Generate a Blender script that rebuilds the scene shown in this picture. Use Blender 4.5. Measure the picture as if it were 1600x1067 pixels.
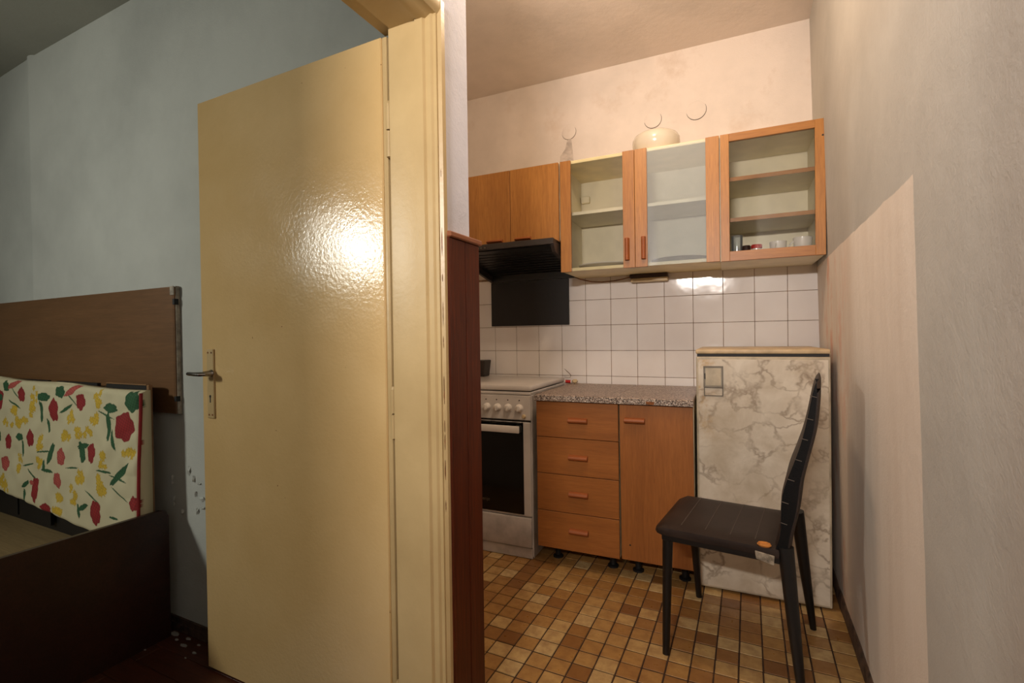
import bpy, bmesh, math, random
import numpy as np
from mathutils import Vector, Matrix

for o in list(bpy.data.objects):
    bpy.data.objects.remove(o)
SC = bpy.context.scene
COL = SC.collection
random.seed(7)
R = math.radians

# ------------------------------------------------------------------ camera, world, lights, exposure
cam_d = bpy.data.cameras.new('camera')
cam = bpy.data.objects.new('camera', cam_d)
COL.objects.link(cam)
cam_d.sensor_width = 36.0
cam_d.lens = 758.1086 / 1600 * 36
cam_d.clip_start = 0.02
yaw, pit, rol = R(-25.997), R(-0.52449), R(-0.80875)
fw0 = Vector((math.sin(yaw), math.cos(yaw), 0)); rt0 = Vector((math.cos(yaw), -math.sin(yaw), 0)); up0 = Vector((0, 0, 1))
fw = fw0 * math.cos(pit) + up0 * math.sin(pit); u2 = up0 * math.cos(pit) - fw0 * math.sin(pit)
rt = rt0 * math.cos(rol) + u2 * math.sin(rol); up = u2 * math.cos(rol) - rt0 * math.sin(rol)
cam.matrix_world = Matrix(((rt.x, up.x, -fw.x, 0), (rt.y, up.y, -fw.y, 0), (rt.z, up.z, -fw.z, 1.12), (0, 0, 0, 1)))
SC.camera = cam

world = bpy.data.worlds.new('world'); SC.world = world; world.use_nodes = True
world.node_tree.nodes['Background'].inputs[0].default_value = (0.5, 0.5, 0.5, 1)
world.node_tree.nodes['Background'].inputs[1].default_value = 0.02

def light(name, kind, loc, energy, color, size=0.1, sizey=None, target=None, spread=None):
    d = bpy.data.lights.new(name, kind); d.energy = energy; d.color = color
    if kind == 'AREA':
        d.shape = 'RECTANGLE'; d.size = size; d.size_y = sizey or size
        if spread: d.spread = spread
    else:
        d.shadow_soft_size = size
    o = bpy.data.objects.new(name, d); COL.objects.link(o); o.location = loc
    if target is not None:
        o.rotation_euler = (Vector(target) - Vector(loc)).to_track_quat('-Z', 'Y').to_euler()
    return o

light('kitchen_bulb_light', 'POINT', (-0.40, 1.62, 2.48), 25.0, (1.0, 0.77, 0.55), 0.06)
light('hall_light', 'AREA', (-0.237, -0.97, 1.84), 22.0, (1.0, 0.91, 0.84), 0.48, 0.065, target=(-0.10, 2.7, 1.85), spread=R(115))
light('bedroom_light', 'AREA', (-3.10, -1.28, 1.93), 15.0, (1.0, 1.0, 0.90), 0.24, 0.34, target=(-1.55, 1.1, 1.05), spread=R(130))

SC.view_settings.view_transform = 'Standard'
SC.view_settings.look = 'None'
SC.view_settings.gamma = 1.0
SC.view_settings.use_curve_mapping = False
SC.view_settings.exposure = 0.0

# ------------------------------------------------------------------ materials
def lin(c):
    return tuple((v / 12.92 if v <= 0.04045 else ((v + 0.055) / 1.055) ** 2.4) for v in (x / 255 for x in c)) + (1.0,)

class M:
    """small helper around a principled material"""
    def __init__(s, name, col=(200, 200, 200), rough=0.6, metal=0.0, spec=None, coat=0.0):
        s.m = bpy.data.materials.new(name); s.m.use_nodes = True
        s.nt = s.m.node_tree; s.n = s.nt.nodes; s.l = s.nt.links
        s.b = s.n['Principled BSDF']
        s.b.inputs['Base Color'].default_value = lin(col)
        s.b.inputs['Roughness'].default_value = rough
        s.b.inputs['Metallic'].default_value = metal
        if spec is not None: s.b.inputs['Specular IOR Level'].default_value = spec
        if coat: s.b.inputs['Coat Weight'].default_value = coat; s.b.inputs['Coat Roughness'].default_value = 0.12
    def node(s, t, **kw):
        n = s.n.new(t)
        for k, v in kw.items():
            if k.startswith('i_'):
                n.inputs[k[2:].replace('_', ' ')].default_value = v
            else: setattr(n, k, v)
        return n
    def coord(s, space='Object', scale=(1, 1, 1), loc=(0, 0, 0), rot=(0, 0, 0)):
        tc = s.node('ShaderNodeTexCoord') if space != 'World' else s.node('ShaderNodeNewGeometry')
        mp = s.node('ShaderNodeMapping')
        mp.inputs['Scale'].default_value = scale; mp.inputs['Location'].default_value = loc; mp.inputs['Rotation'].default_value = rot
        s.l.new(tc.outputs['Position' if space == 'World' else space], mp.inputs[0])
        return mp.outputs[0]
    def noise(s, vec, scale=5, detail=4, rough=0.55, dist=0.0, out='Fac'):
        n = s.node('ShaderNodeTexNoise'); n.inputs['Scale'].default_value = scale; n.inputs['Detail'].default_value = detail
        n.inputs['Roughness'].default_value = rough; n.inputs['Distortion'].default_value = dist
        s.l.new(vec, n.inputs['Vector']); return n.outputs[out]
    def ramp(s, fac, stops, interp='LINEAR'):
        r = s.node('ShaderNodeValToRGB'); r.color_ramp.interpolation = interp
        e = r.color_ramp.elements
        while len(e) > 1: e.remove(e[-1])
        for i, (p, c) in enumerate(stops):
            x = e[0] if i == 0 else e.new(p)
            x.position = p; x.color = lin(c) if max(c) > 1.0 or len(c) == 3 and isinstance(c[0], int) else tuple(c) + (1,)
        s.l.new(fac, r.inputs[0]); return r.outputs[0]
    def fr(s, fac, a, b, c=0.0, d=1.0):
        n = s.node('ShaderNodeMapRange'); n.inputs[1].default_value = a; n.inputs[2].default_value = b
        n.inputs[3].default_value = c; n.inputs[4].default_value = d; s.l.new(fac, n.inputs[0]); return n.outputs[0]
    def mix(s, fac, a, b, blend='MIX'):
        n = s.node('ShaderNodeMix', data_type='RGBA', blend_type=blend)
        for i, v in ((0, fac), (6, a), (7, b)):
            if hasattr(v, 'links'): s.l.new(v, n.inputs[i])
            elif i == 0: n.inputs[0].default_value = v
            else: n.inputs[i].default_value = lin(v) if len(v) == 3 else v
        return n.outputs[2]
    def math(s, op, a, b=0.0):
        n = s.node('ShaderNodeMath', operation=op)
        for i, v in ((0, a), (1, b)):
            if hasattr(v, 'links'): s.l.new(v, n.inputs[i])
            else: n.inputs[i].default_value = v
        return n.outputs[0]
    def color(s, o): s.l.new(o, s.b.inputs['Base Color']); return s
    def roughf(s, o): s.l.new(o, s.b.inputs['Roughness']); return s
    def bump(s, h, strength=0.3, dist=0.01):
        n = s.node('ShaderNodeBump'); n.inputs['Strength'].default_value = strength; n.inputs['Distance'].default_value = dist
        s.l.new(h, n.inputs['Height']); s.l.new(n.outputs[0], s.b.inputs['Normal']); return s

def plain(name, col, rough=0.5, metal=0.0, var=0.08, sc=9, bump=0.0, coat=0.0):
    m = M(name, col, rough, metal, coat=coat)
    v = m.coord('Object')
    n = m.noise(v, sc, 5)
    dark = tuple(int(c * (1 - var * 2)) for c in col)
    m.color(m.ramp(n, [(0.3, dark), (0.62, col)]))
    if bump: m.bump(m.noise(v, sc * 12, 4), bump, 0.004)
    return m.m

def wall_paint(name, col, bumps=0.35, tint=None):
    m = M(name, col, 0.75)
    v = m.coord('World')
    big = m.noise(v, 1.6, 5, 0.6)
    c0 = tuple(int(c * 0.90) for c in col)
    c = m.ramp(big, [(0.30, c0), (0.62, col)])
    if tint:
        f = m.fr(m.noise(v, 3.1, 6, 0.7), 0.56, 0.74)
        c = m.mix(f, c, tint)
    m.color(c)
    fine = m.noise(v, 170, 3, 0.6); med = m.noise(v, 22, 4, 0.6)
    m.bump(m.math('ADD', m.math('MULTIPLY', fine, 0.35), med), bumps, 0.006)
    return m

def veneer(name, dark, light_, axis='z', rough=0.42, scale=1.0, coat=0.0, fleck=0.25, space='Object'):
    """wood veneer, grain running along axis"""
    m = M(name, light_, rough, coat=coat)
    lo = 2.2 * scale; hi = 60 * scale
    s = {'z': (hi, hi, lo), 'x': (lo, hi, hi), 'y': (hi, lo, hi)}[axis]
    v = m.coord(space, s)
    s2 = {'z': (5, 5, .8), 'x': (.8, 5, 5), 'y': (5, .8, 5)}[axis]
    v2 = m.coord(space, tuple(q * scale for q in s2))
    warp = m.noise(v2, 1.6, 3, 0.5, 0.4)
    n = m.noise(v, 1.0, 6, 0.65, 0.3)
    mid_n = m.noise(m.coord(space, {'z': (150, 150, 9), 'x': (9, 150, 150), 'y': (150, 9, 150)}[axis]), 1.0, 4, 0.6, 0.6)
    w = m.math('ADD', m.math('ADD', m.math('MULTIPLY', n, 0.28), m.math('MULTIPLY', mid_n, 0.45)), m.math('MULTIPLY', warp, 0.42))
    mid = tuple((a + b) // 2 for a, b in zip(dark, light_))
    c = m.ramp(w, [(0.40, dark), (0.56, mid), (0.70, light_)])
    s3 = {'z': (300, 300, 22), 'x': (22, 300, 300), 'y': (300, 22, 300)}[axis]
    fl = m.noise(m.coord(space, s3), 1.0, 2, 0.5)
    c = m.mix(m.fr(fl, 0.55, 0.75, 0, fleck), c, tuple(int(q * 0.55) for q in dark))
    m.color(c); m.bump(n, 0.12, 0.002)
    return m.m

MAT = {}
def D(k, m): MAT[k] = m.m if isinstance(m, M) else m; return MAT[k]

D('paint_white', wall_paint('cream_wall_paint', (222, 208, 196), 0.35, (205, 186, 170)))
D('paint_bed', wall_paint('bedroom_wall_paint', (196, 198, 190), 0.3))
D('paint_strip', wall_paint('lilac_white_wall_paint', (214, 214, 224), 0.45))
D('ceil', wall_paint('ceiling_paint', (222, 208, 196), 0.25))
D('ceil_bed', wall_paint('bedroom_ceiling_paint', (176, 176, 164), 0.2))

# right wall: grey paint with one unpainted paler rectangle and a pinkish stain
m = wall_paint('right_wall_paint', (188, 184, 176), 0.32)
geo = m.node('ShaderNodeNewGeometry'); sep = m.node('ShaderNodeSeparateXYZ'); m.l.new(geo.outputs['Position'], sep.inputs[0])
v = m.coord('World')
wob = m.math('MULTIPLY', m.math('SUBTRACT', m.noise(v, 9, 3), 0.5), 0.012)
yy = m.math('ADD', sep.outputs[1], wob); zz = m.math('ADD', sep.outputs[2], wob)
inside = m.math('MULTIPLY', m.fr(yy, 1.268, 1.272), m.fr(m.math('SUBTRACT', zz, 1.445), 0.0015, -0.0015))
oldcol = m.b.inputs['Base Color'].links[0].from_socket
vs = m.coord('World', (1, 12, 1.8))
streak = m.noise(vs, 1.0, 4)
patch = m.ramp(streak, [(0.25, (214, 200, 186)), (0.55, (222, 210, 197)), (0.8, (226, 214, 203))])
pk = m.fr(m.noise(m.coord('World', (1, 7, 3)), 1.5, 5, 0.65), 0.52, 0.7)
near = m.fr(yy, 1.95, 2.35)
patch = m.mix(m.math('MULTIPLY', m.math('MULTIPLY', pk, near), 0.75), patch, (214, 150, 118))
# greyish-blue chair shadow painted into the wall colour, low down
chair_shade = m.math('MULTIPLY', m.fr(m.math('ABSOLUTE', m.math('SUBTRACT', yy, 2.02)), 0.16, 0.06), m.fr(zz, 0.75, 0.45))
patch = m.mix(m.math('MULTIPLY', chair_shade, 0.30), patch, (150, 150, 152))
m.color(m.mix(inside, oldcol, patch))
D('paint_right', m)

D('veneer', veneer('oak_veneer_vertical', (142, 90, 38), (176, 120, 56), 'z'))
D('veneer_h', veneer('oak_veneer_horizontal', (142, 90, 38), (174, 118, 56), 'x'))
D('veneer_base', veneer('darker_oak_veneer_vertical', (134, 80, 34), (162, 100, 46), 'z'))
D('veneer_base_h', veneer('darker_oak_veneer_horizontal', (134, 80, 34), (162, 100, 46), 'x'))
D('handle_wood', veneer('reddish_handle_wood', (126, 66, 28), (154, 84, 38), 'x', 0.5, fleck=0.1))
D('wainscot', veneer('red_brown_lacquered_pine', (54, 21, 10), (98, 42, 19), 'z', 0.42, 0.45, fleck=0.2))
MAT['wainscot'].node_tree.nodes['Principled BSDF'].inputs['Specular IOR Level'].default_value = 0.25
D('wainscot_cap', veneer('pale_red_brown_cap_wood', (120, 70, 44), (164, 104, 72), 'y', 0.35, 0.7, fleck=0.1))
D('headboard', veneer('brown_melamine_board', (102, 72, 44), (124, 88, 56), 'x', 0.4, 0.7, fleck=0.12))
D('bed_dark', veneer('dark_mahogany_board', (34, 18, 14), (58, 30, 22), 'x', 0.35, 0.5, fleck=0.15))
D('plywood', veneer('plywood_base', (118, 98, 66), (150, 128, 88), 'x', 0.6, 0.5, fleck=0.1))
D('frame_edge', veneer('pale_board_edge', (120, 88, 56), (150, 112, 74), 'z', 0.5))
D('parquet', veneer('dark_red_floorboard', (58, 28, 18), (96, 50, 32), 'x', 0.35, 0.6, fleck=0.2))
D('black_board', plain('black_slat_board', (26, 24, 24), 0.5))
D('melamine', plain('cream_melamine', (232, 222, 192), 0.45, var=0.03))
D('melamine_edge', plain('yellowed_cream_edging', (238, 220, 168), 0.4, var=0.04))
D('dirty_under', plain('grimy_cream_board', (196, 180, 154), 0.5, var=0.08))
D('enamel', plain('white_enamel', (214, 208, 202), 0.3, var=0.03, coat=0.3))
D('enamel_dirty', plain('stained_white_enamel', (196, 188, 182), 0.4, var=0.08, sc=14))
D('knob', plain('white_plastic', (226, 220, 212), 0.35, var=0.03))
D('black_glass', plain('black_oven_glass', (8, 8, 9), 0.12, var=0.0))
D('black_metal', plain('black_hood_enamel', (11, 10, 10), 0.35, var=0.1))
D('hood_grey', plain('grey_brown_hood_trim', (50, 42, 38), 0.5, var=0.1))
D('black_sheet', plain('matt_black_sheet', (20, 17, 17), 0.55, var=0.1))
D('rubber', plain('black_plastic', (14, 14, 14), 0.6))
D('chrome', plain('worn_chrome', (150, 146, 140), 0.25, 1.0, 0.1))
D('steel_dull', plain('dull_steel', (120, 112, 100), 0.45, 0.8, 0.1))
D('gap_black', plain('dark_gasket', (18, 15, 13), 0.6))
D('red', plain('red_plastic', (196, 36, 26), 0.4))
D('porcelain', plain('white_porcelain', (232, 226, 216), 0.2, var=0.02, coat=0.3))
D('beige_plastic', plain('yellowed_plastic', (206, 184, 144), 0.4, var=0.06))
D('dark_brown', plain('dark_brown_plastic', (52, 28, 20), 0.4))
D('foam', plain('orange_foam', (196, 126, 56), 0.9, var=0.15, sc=60))
D('tape', plain('translucent_packing_tape', (158, 146, 128), 0.25, var=0.25, sc=50))
D('stitch', plain('pale_grey_thread', (88, 78, 70), 0.8))
D('plaster_flake', plain('flaked_white_plaster', (176, 172, 166), 0.9))
D('bulb_glass', plain('opal_lamp_glass', (214, 202, 182), 0.18, var=0.02, coat=0.4))

# yellowed door gloss paint
m = M('cream_gloss_door_paint', (214, 182, 126), 0.2)
v = m.coord('World')
c = m.ramp(m.noise(v, 2.2, 5, 0.6), [(0.3, (206, 172, 116)), (0.65, (218, 186, 132))])
sp = m.fr(m.noise(v, 60, 2, 0.5), 0.775, 0.80)
c = m.mix(sp, c, (120, 84, 44))
m.color(c); m.roughf(m.fr(m.noise(v, 5, 3), 0.3, 0.7, 0.13, 0.22))
m.bump(m.math('ADD', m.noise(v, 90, 3, 0.6), m.math('MULTIPLY', m.noise(v, 14, 3), 0.8)), 0.16, 0.004)
D('door_paint', m)

# frame paint, chipped to brown
m = M('chipped_cream_frame_paint', (226, 200, 150), 0.36)
v = m.coord('World')
c = m.ramp(m.noise(v, 3, 5, 0.6), [(0.3, (180, 154, 108)), (0.65, (198, 172, 124))])
m.color(c); m.bump(m.noise(v, 60, 4, 0.6), 0.12, 0.004)
D('frame_paint', m)
D('chip', plain('bare_brown_wood_under_paint', (146, 86, 40), 0.8, var=0.3, sc=60))

# floor tile: colour per tile cell, mottled towards the middle
P = 0.073607; FX = -0.5542; FY = 2.2348
m = M('glazed_brown_floor_tile', (150, 110, 60), 0.3)
geo = m.node('ShaderNodeNewGeometry'); sep = m.node('ShaderNodeSeparateXYZ'); m.l.new(geo.outputs['Position'], sep.inputs[0])
cx = m.math('FLOOR', m.math('DIVIDE', m.math('SUBTRACT', sep.outputs[0], FX), P))
cy = m.math('FLOOR', m.math('DIVIDE', m.math('SUBTRACT', sep.outputs[1], FY), P))
cmb = m.node('ShaderNodeCombineXYZ'); m.l.new(cx, cmb.inputs[0]); m.l.new(cy, cmb.inputs[1])
wn = m.node('ShaderNodeTexWhiteNoise', noise_dimensions='2D'); m.l.new(cmb.outputs[0], wn.inputs['Vector'])
base = m.ramp(wn.outputs['Value'], [(0.0, (124, 84, 44)), (0.10, (142, 100, 54)), (0.30, (158, 116, 64)), (0.60, (172, 132, 76)), (0.82, (188, 154, 98)), (1.0, (200, 174, 124))])
v = m.coord('World')
mot = m.noise(v, 26, 4, 0.6)
c = m.mix(m.fr(mot, 0.35, 0.7, 0.0, 0.55), base, (118, 76, 38), 'MIX')
m.color(c); m.bump(m.noise(v, 60, 3), 0.12, 0.003); m.roughf(m.fr(mot, 0.3, 0.7, 0.26, 0.45))
D('floor_tile', m)
D('grout_floor', plain('brown_floor_grout', (70, 48, 30), 0.9, var=0.2, sc=30))
m = M('white_glazed_wall_tile', (216, 206, 200), 0.08)
v = m.coord('World')
c = m.ramp(m.noise(v, 2.4, 4), [(0.3, (220, 212, 206)), (0.7, (232, 228, 224))])
m.color(c); m.bump(m.noise(v, 9, 2), 0.10, 0.01)
D('wall_tile', m)
D('grout_wall', plain('stained_grout', (150, 120, 92), 0.9, var=0.25, sc=25))

# speckled worktop
m = M('speckled_worktop', (150, 130, 115), 0.42)
v = m.coord('Object')
vo = m.node('ShaderNodeTexVoronoi'); vo.inputs['Scale'].default_value = 260; m.l.new(v, vo.inputs['Vector'])
sc_ = m.node('ShaderNodeSeparateColor'); m.l.new(vo.outputs['Color'], sc_.inputs[0])
c = m.ramp(sc_.outputs[0], [(0.0, (70, 56, 48)), (0.25, (112, 92, 78)), (0.5, (158, 136, 120)), (0.75, (184, 164, 148)), (1.0, (224, 210, 196))], 'CONSTANT')
m.color(c)
D('worktop', m)
m = M('speckled_worktop_edge', (150, 130, 115), 0.5)
v = m.coord('Object')
vo = m.node('ShaderNodeTexVoronoi'); vo.inputs['Scale'].default_value = 330; m.l.new(v, vo.inputs['Vector'])
sc_ = m.node('ShaderNodeSeparateColor'); m.l.new(vo.outputs['Color'], sc_.inputs[0])
m.color(m.ramp(sc_.outputs[0], [(0.0, (66, 54, 46)), (0.30, (118, 100, 86)), (0.6, (160, 140, 124)), (0.8, (206, 194, 180))], 'CONSTANT'))
D('worktop_edge', m)

# marbled film
m = M('marble_film', (205, 192, 172), 0.35)
v = m.coord('Object')
w1 = m.noise(v, 3.0, 5, 0.6, out='Color')
mixv = m.node('ShaderNodeMix', data_type='VECTOR'); mixv.inputs[0].default_value = 0.30
m.l.new(v, mixv.inputs[4]); m.l.new(w1, mixv.inputs[5])
vo = m.node('ShaderNodeTexVoronoi', feature='DISTANCE_TO_EDGE'); vo.inputs['Scale'].default_value = 9
mpv = m.node('ShaderNodeMapping'); mpv.inputs['Scale'].default_value = (1.0, 1.0, 1.7); mpv.inputs['Rotation'].default_value = (0, 0.5, 0)
m.l.new(mixv.outputs[1], mpv.inputs[0]); m.l.new(mpv.outputs[0], vo.inputs['Vector'])
vein = m.fr(vo.outputs['Distance'], 0.0, 0.08, 1.0, 0.0)
vein2 = m.math('MULTIPLY', vein, m.fr(m.noise(v, 7, 4), 0.36, 0.66))
cloud = m.ramp(m.noise(v, 6, 5, 0.6, 0.5), [(0.32, (186, 172, 150)), (0.62, (214, 204, 186))])
c = m.mix(m.math('MULTIPLY', vein2, 0.85), cloud, (132, 114, 94))
sepz = m.node('ShaderNodeSeparateXYZ'); m.l.new(v, sepz.inputs[0])
yl = m.math('MULTIPLY', m.fr(m.noise(v, 16, 5, 0.7), 0.5, 0.66), m.math('MULTIPLY', m.fr(sepz.outputs[0], -0.10, -0.24), m.fr(sepz.outputs[2], 0.55, 0.85)))
c = m.mix(m.math('MULTIPLY', yl, 0.8), c, (178, 140, 80))
m.color(c)
D('marble', m)
D('fridge_frame', plain('aged_cream_fridge_enamel', (196, 182, 156), 0.4, var=0.1, sc=12))
D('fridge_top', plain('yellow_stained_fridge_top', (208, 182, 142), 0.5, var=0.12, sc=12))

# black leatherette
m = M('dark_brown_leatherette', (64, 52, 48), 0.5)
v = m.coord('Object')
m.color(m.ramp(m.noise(v, 12, 4), [(0.3, (40, 31, 27)), (0.7, (52, 41, 35))])); m.bump(m.noise(v, 300, 2), 0.25, 0.002)
m.b.inputs['Specular IOR Level'].default_value = 0.2
D('leather', m)
D('leather_black', plain('black_leatherette', (14, 13, 13), 0.55, bump=0.2, sc=20))
MAT['leather_black'].node_tree.nodes['Principled BSDF'].inputs['Specular IOR Level'].default_value = 0.15
D('black_tube', plain('black_powder_coated_tube', (15, 15, 16), 0.4))

# glass
def glass(name, tint, haze=0.0, gloss=1.0):
    m = M(name); n = m.n; n.remove(m.b)
    out = n['Material Output']
    tr = m.node('ShaderNodeBsdfTransparent'); tr.inputs[0].default_value = tint
    gl = m.node('ShaderNodeBsdfGlossy'); gl.inputs['Roughness'].default_value = 0.03
    fr = m.node('ShaderNodeFresnel'); fr.inputs[0].default_value = 1.5
    mx = m.node('ShaderNodeMixShader'); m.l.new(m.math('MULTIPLY', fr.outputs[0], gloss), mx.inputs[0]); m.l.new(tr.outputs[0], mx.inputs[1]); m.l.new(gl.outputs[0], mx.inputs[2])
    last = mx.outputs[0]
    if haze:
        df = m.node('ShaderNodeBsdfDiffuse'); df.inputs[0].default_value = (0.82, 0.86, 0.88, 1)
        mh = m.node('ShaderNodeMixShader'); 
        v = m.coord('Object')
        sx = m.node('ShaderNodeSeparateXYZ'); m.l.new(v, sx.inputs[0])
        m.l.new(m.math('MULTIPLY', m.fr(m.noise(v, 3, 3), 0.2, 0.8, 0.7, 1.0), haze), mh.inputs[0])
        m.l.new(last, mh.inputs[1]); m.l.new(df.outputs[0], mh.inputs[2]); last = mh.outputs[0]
    m.l.new(last, out.inputs[0]); return m.m
D('glass', glass('clear_cabinet_glass', (0.985, 0.985, 0.975, 1)))
D('glass_reflect_haze', glass('cabinet_glass_reflection_haze', (0.96, 0.98, 0.985, 1), 0.20))  # pale haze mixed in to paint a bright reflection into the pane
D('glass_tumbler', glass('tumbler_glass', (0.95, 0.97, 0.97, 1), 0.15))

# floral fabric from the colour attribute painted below
m = M('tulip_print_fabric', (220, 210, 180), 0.85)
at = m.node('ShaderNodeAttribute', attribute_name='print'); m.color(at.outputs['Color'])
D('floral', m)
m = M('quilted_cream_fabric', (206, 196, 164), 0.85); m.bump(m.noise(m.coord('Object'), 30, 4), 0.5, 0.01)
D('fabric_cream', m)
D('piping', plain('red_piping', (150, 28, 30), 0.8))

# ------------------------------------------------------------------ geometry helpers
class G:
    def __init__(s): s.bm = bmesh.new()
    def box(s, x0, x1, y0, y1, z0, z1, bev=0.0, seg=1):
        r = bmesh.ops.create_cube(s.bm, size=1.0)
        vs = r['verts']
        for v in vs:
            v.co = Vector((x0 + (x1 - x0) * (v.co.x + .5), y0 + (y1 - y0) * (v.co.y + .5), z0 + (z1 - z0) * (v.co.z + .5)))
        if bev > 0:
            es = list({e for v in vs for e in v.link_edges})
            bmesh.ops.bevel(s.bm, geom=es, offset=bev, segments=seg, affect='EDGES', profile=0.5)
        return s
    def hexa(s, c, bev=0.0, seg=1):
        """8 corners: bottom loop then top loop"""
        vs = [s.bm.verts.new(p) for p in c]
        fs = [(3, 2, 1, 0), (4, 5, 6, 7), (0, 1, 5, 4), (1, 2, 6, 5), (2, 3, 7, 6), (3, 0, 4, 7)]
        ff = [s.bm.faces.new([vs[i] for i in f]) for f in fs]
        if bev > 0:
            es = list({e for f in ff for e in f.edges})
            bmesh.ops.bevel(s.bm, geom=es, offset=bev, segments=seg, affect='EDGES', profile=0.5)
        return s
    def prism(s, pts, axis, a, b, bev=0.0):
        """polygon pts (2D) extruded along axis from a to b"""
        def mk(p, t):
            return {'x': (t, p[0], p[1]), 'y': (p[0], t, p[1]), 'z': (p[0], p[1], t)}[axis]
        A = [s.bm.verts.new(mk(p, a)) for p in pts]; B = [s.bm.verts.new(mk(p, b)) for p in pts]
        n = len(pts); ff = [s.bm.faces.new(A), s.bm.faces.new(B[::-1])]
        for i in range(n): ff.append(s.bm.faces.new((A[i], B[i], B[(i + 1) % n], A[(i + 1) % n])))
        if bev > 0:
            es = list({e for f in ff for e in f.edges}); bmesh.ops.bevel(s.bm, geom=es, offset=bev, segments=1, affect='EDGES')
        return s
    def tube(s, pts, rad, seg=10, caps=True, flat=1.0):
        pts = [Vector(p) for p in pts]
        rs = rad if isinstance(rad, (list, tuple)) else [rad] * len(pts)
        rings = []
        ref = Vector((0.31, 0.17, 0.93))
        for i, p in enumerate(pts):
            d = (pts[min(i + 1, len(pts) - 1)] - pts[max(i - 1, 0)]).normalized()
            if abs(d.dot(ref)) > 0.98: ref = Vector((1, 0, 0))
            a = d.cross(ref).normalized(); b = a.cross(d).normalized()
            rings.append([s.bm.verts.new(p + (a * math.cos(t) + b * math.sin(t) * flat) * rs[i]) for t in (2 * math.pi * k / seg for k in range(seg))])
        for i in range(len(rings) - 1):
            for k in range(seg):
                s.bm.faces.new((rings[i][k], rings[i][(k + 1) % seg], rings[i + 1][(k + 1) % seg], rings[i + 1][k]))
        if caps:
            s.bm.faces.new(rings[0][::-1]); s.bm.faces.new(rings[-1])
        return s
    def lathe(s, prof, c=(0, 0, 0), seg=28, axis='z', sx=1.0, sy=1.0):
        rings = []
        for r, h in prof:
            ring = []
            for k in range(seg):
                t = 2 * math.pi * k / seg; a = r * math.cos(t) * sx; b = r * math.sin(t) * sy
                p = {'z': (a, b, h), 'y': (a, h, b), 'x': (h, a, b)}[axis]
                ring.append(s.bm.verts.new((c[0] + p[0], c[1] + p[1], c[2] + p[2])))
            rings.append(ring)
        for i in range(len(rings) - 1):
            for k in range(seg):
                s.bm.faces.new((rings[i][k], rings[i][(k + 1) % seg], rings[i + 1][(k + 1) % seg], rings[i + 1][k]))
        if prof[0][0] > 1e-5: s.bm.faces.new(rings[0][::-1])
        if prof[-1][0] > 1e-5: s.bm.faces.new(rings[-1])
        bmesh.ops.remove_doubles(s.bm, verts=[v for r_ in rings for v in r_], dist=1e-6)
        return s
    def mesh(s, name, mat, org=(0, 0, 0), smooth=35):
        bm = s.bm
        bmesh.ops.recalc_face_normals(bm, faces=bm.faces)
        if any(org): bmesh.ops.translate(bm, verts=bm.verts, vec=-Vector(org))
        for f in bm.faces: f.smooth = True
        lim = R(smooth)
        for e in bm.edges:
            if len(e.link_faces) == 2: e.smooth = e.calc_face_angle(0) < lim
            else: e.smooth = False
        me = bpy.data.meshes.new(name); bm.to_mesh(me); bm.free()
        for mm in (mat if isinstance(mat, (list, tuple)) else [mat]):
            me.materials.append(MAT[mm] if isinstance(mm, str) else mm)
        return me

KA = R(-25.997) - R(-24.01)
KC, KS = math.cos(KA), math.sin(KA)
def k2w(x, y, z=0.0): return Vector((x * KC + y * KS, -x * KS + y * KC, z))
KR = -KA

ORG = {}
def tag(o, label=None, cat=None, group=None, kind=None):
    for k, v in (('label', label), ('category', cat), ('group', group), ('kind', kind)):
        if v: o[k] = v
    return o
def thing(name, base, label, cat, group=None, k=True, rz=0.0):
    """Empty at the base of a thing; base is in kitchen coordinates when k"""
    o = bpy.data.objects.new(name, None); COL.objects.link(o); o.empty_display_size = 0.05
    o.location = k2w(*base) if k else base
    o.rotation_euler = (0, 0, KR if k else rz)
    ORG[o.name] = tuple(base) if (k or rz == 0.0) else (0, 0, 0)
    return tag(o, label, cat, group)
def part(par, name, g, mat, label=None, smooth=35):
    org = ORG[par.name]
    me = g.mesh(name, mat, org, smooth)
    o = bpy.data.objects.new(name, me); COL.objects.link(o); o.parent = par
    ORG[o.name] = org
    if label: o['label'] = label
    return o
def single(name, g, mat, label, cat, base, group=None, k=True, smooth=35):
    me = g.mesh(name, mat, base, smooth)
    o = bpy.data.objects.new(name, me); COL.objects.link(o)
    o.location = k2w(*base) if k else base; o.rotation_euler = (0, 0, KR if k else 0)
    ORG[o.name] = tuple(base)
    return tag(o, label, cat, group)
def struct(name, g, mat, k=False, label=None):
    me = g.mesh(name, mat)
    o = bpy.data.objects.new(name, me); COL.objects.link(o)
    if k: o.rotation_euler = (0, 0, KR)
    ORG[o.name] = (0, 0, 0); o['kind'] = 'structure'
    if label: o['label'] = label
    return o
def struct_root(name, base=(0, 0, 0), label=None):
    o = bpy.data.objects.new(name, None); COL.objects.link(o); o.location = base
    ORG[o.name] = tuple(base); o['kind'] = 'structure'
    if label: o['label'] = label
    return o

D_ = 2.8245      # kitchen back wall, kitchen coordinates
ZC = 2.68        # kitchen ceiling

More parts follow.
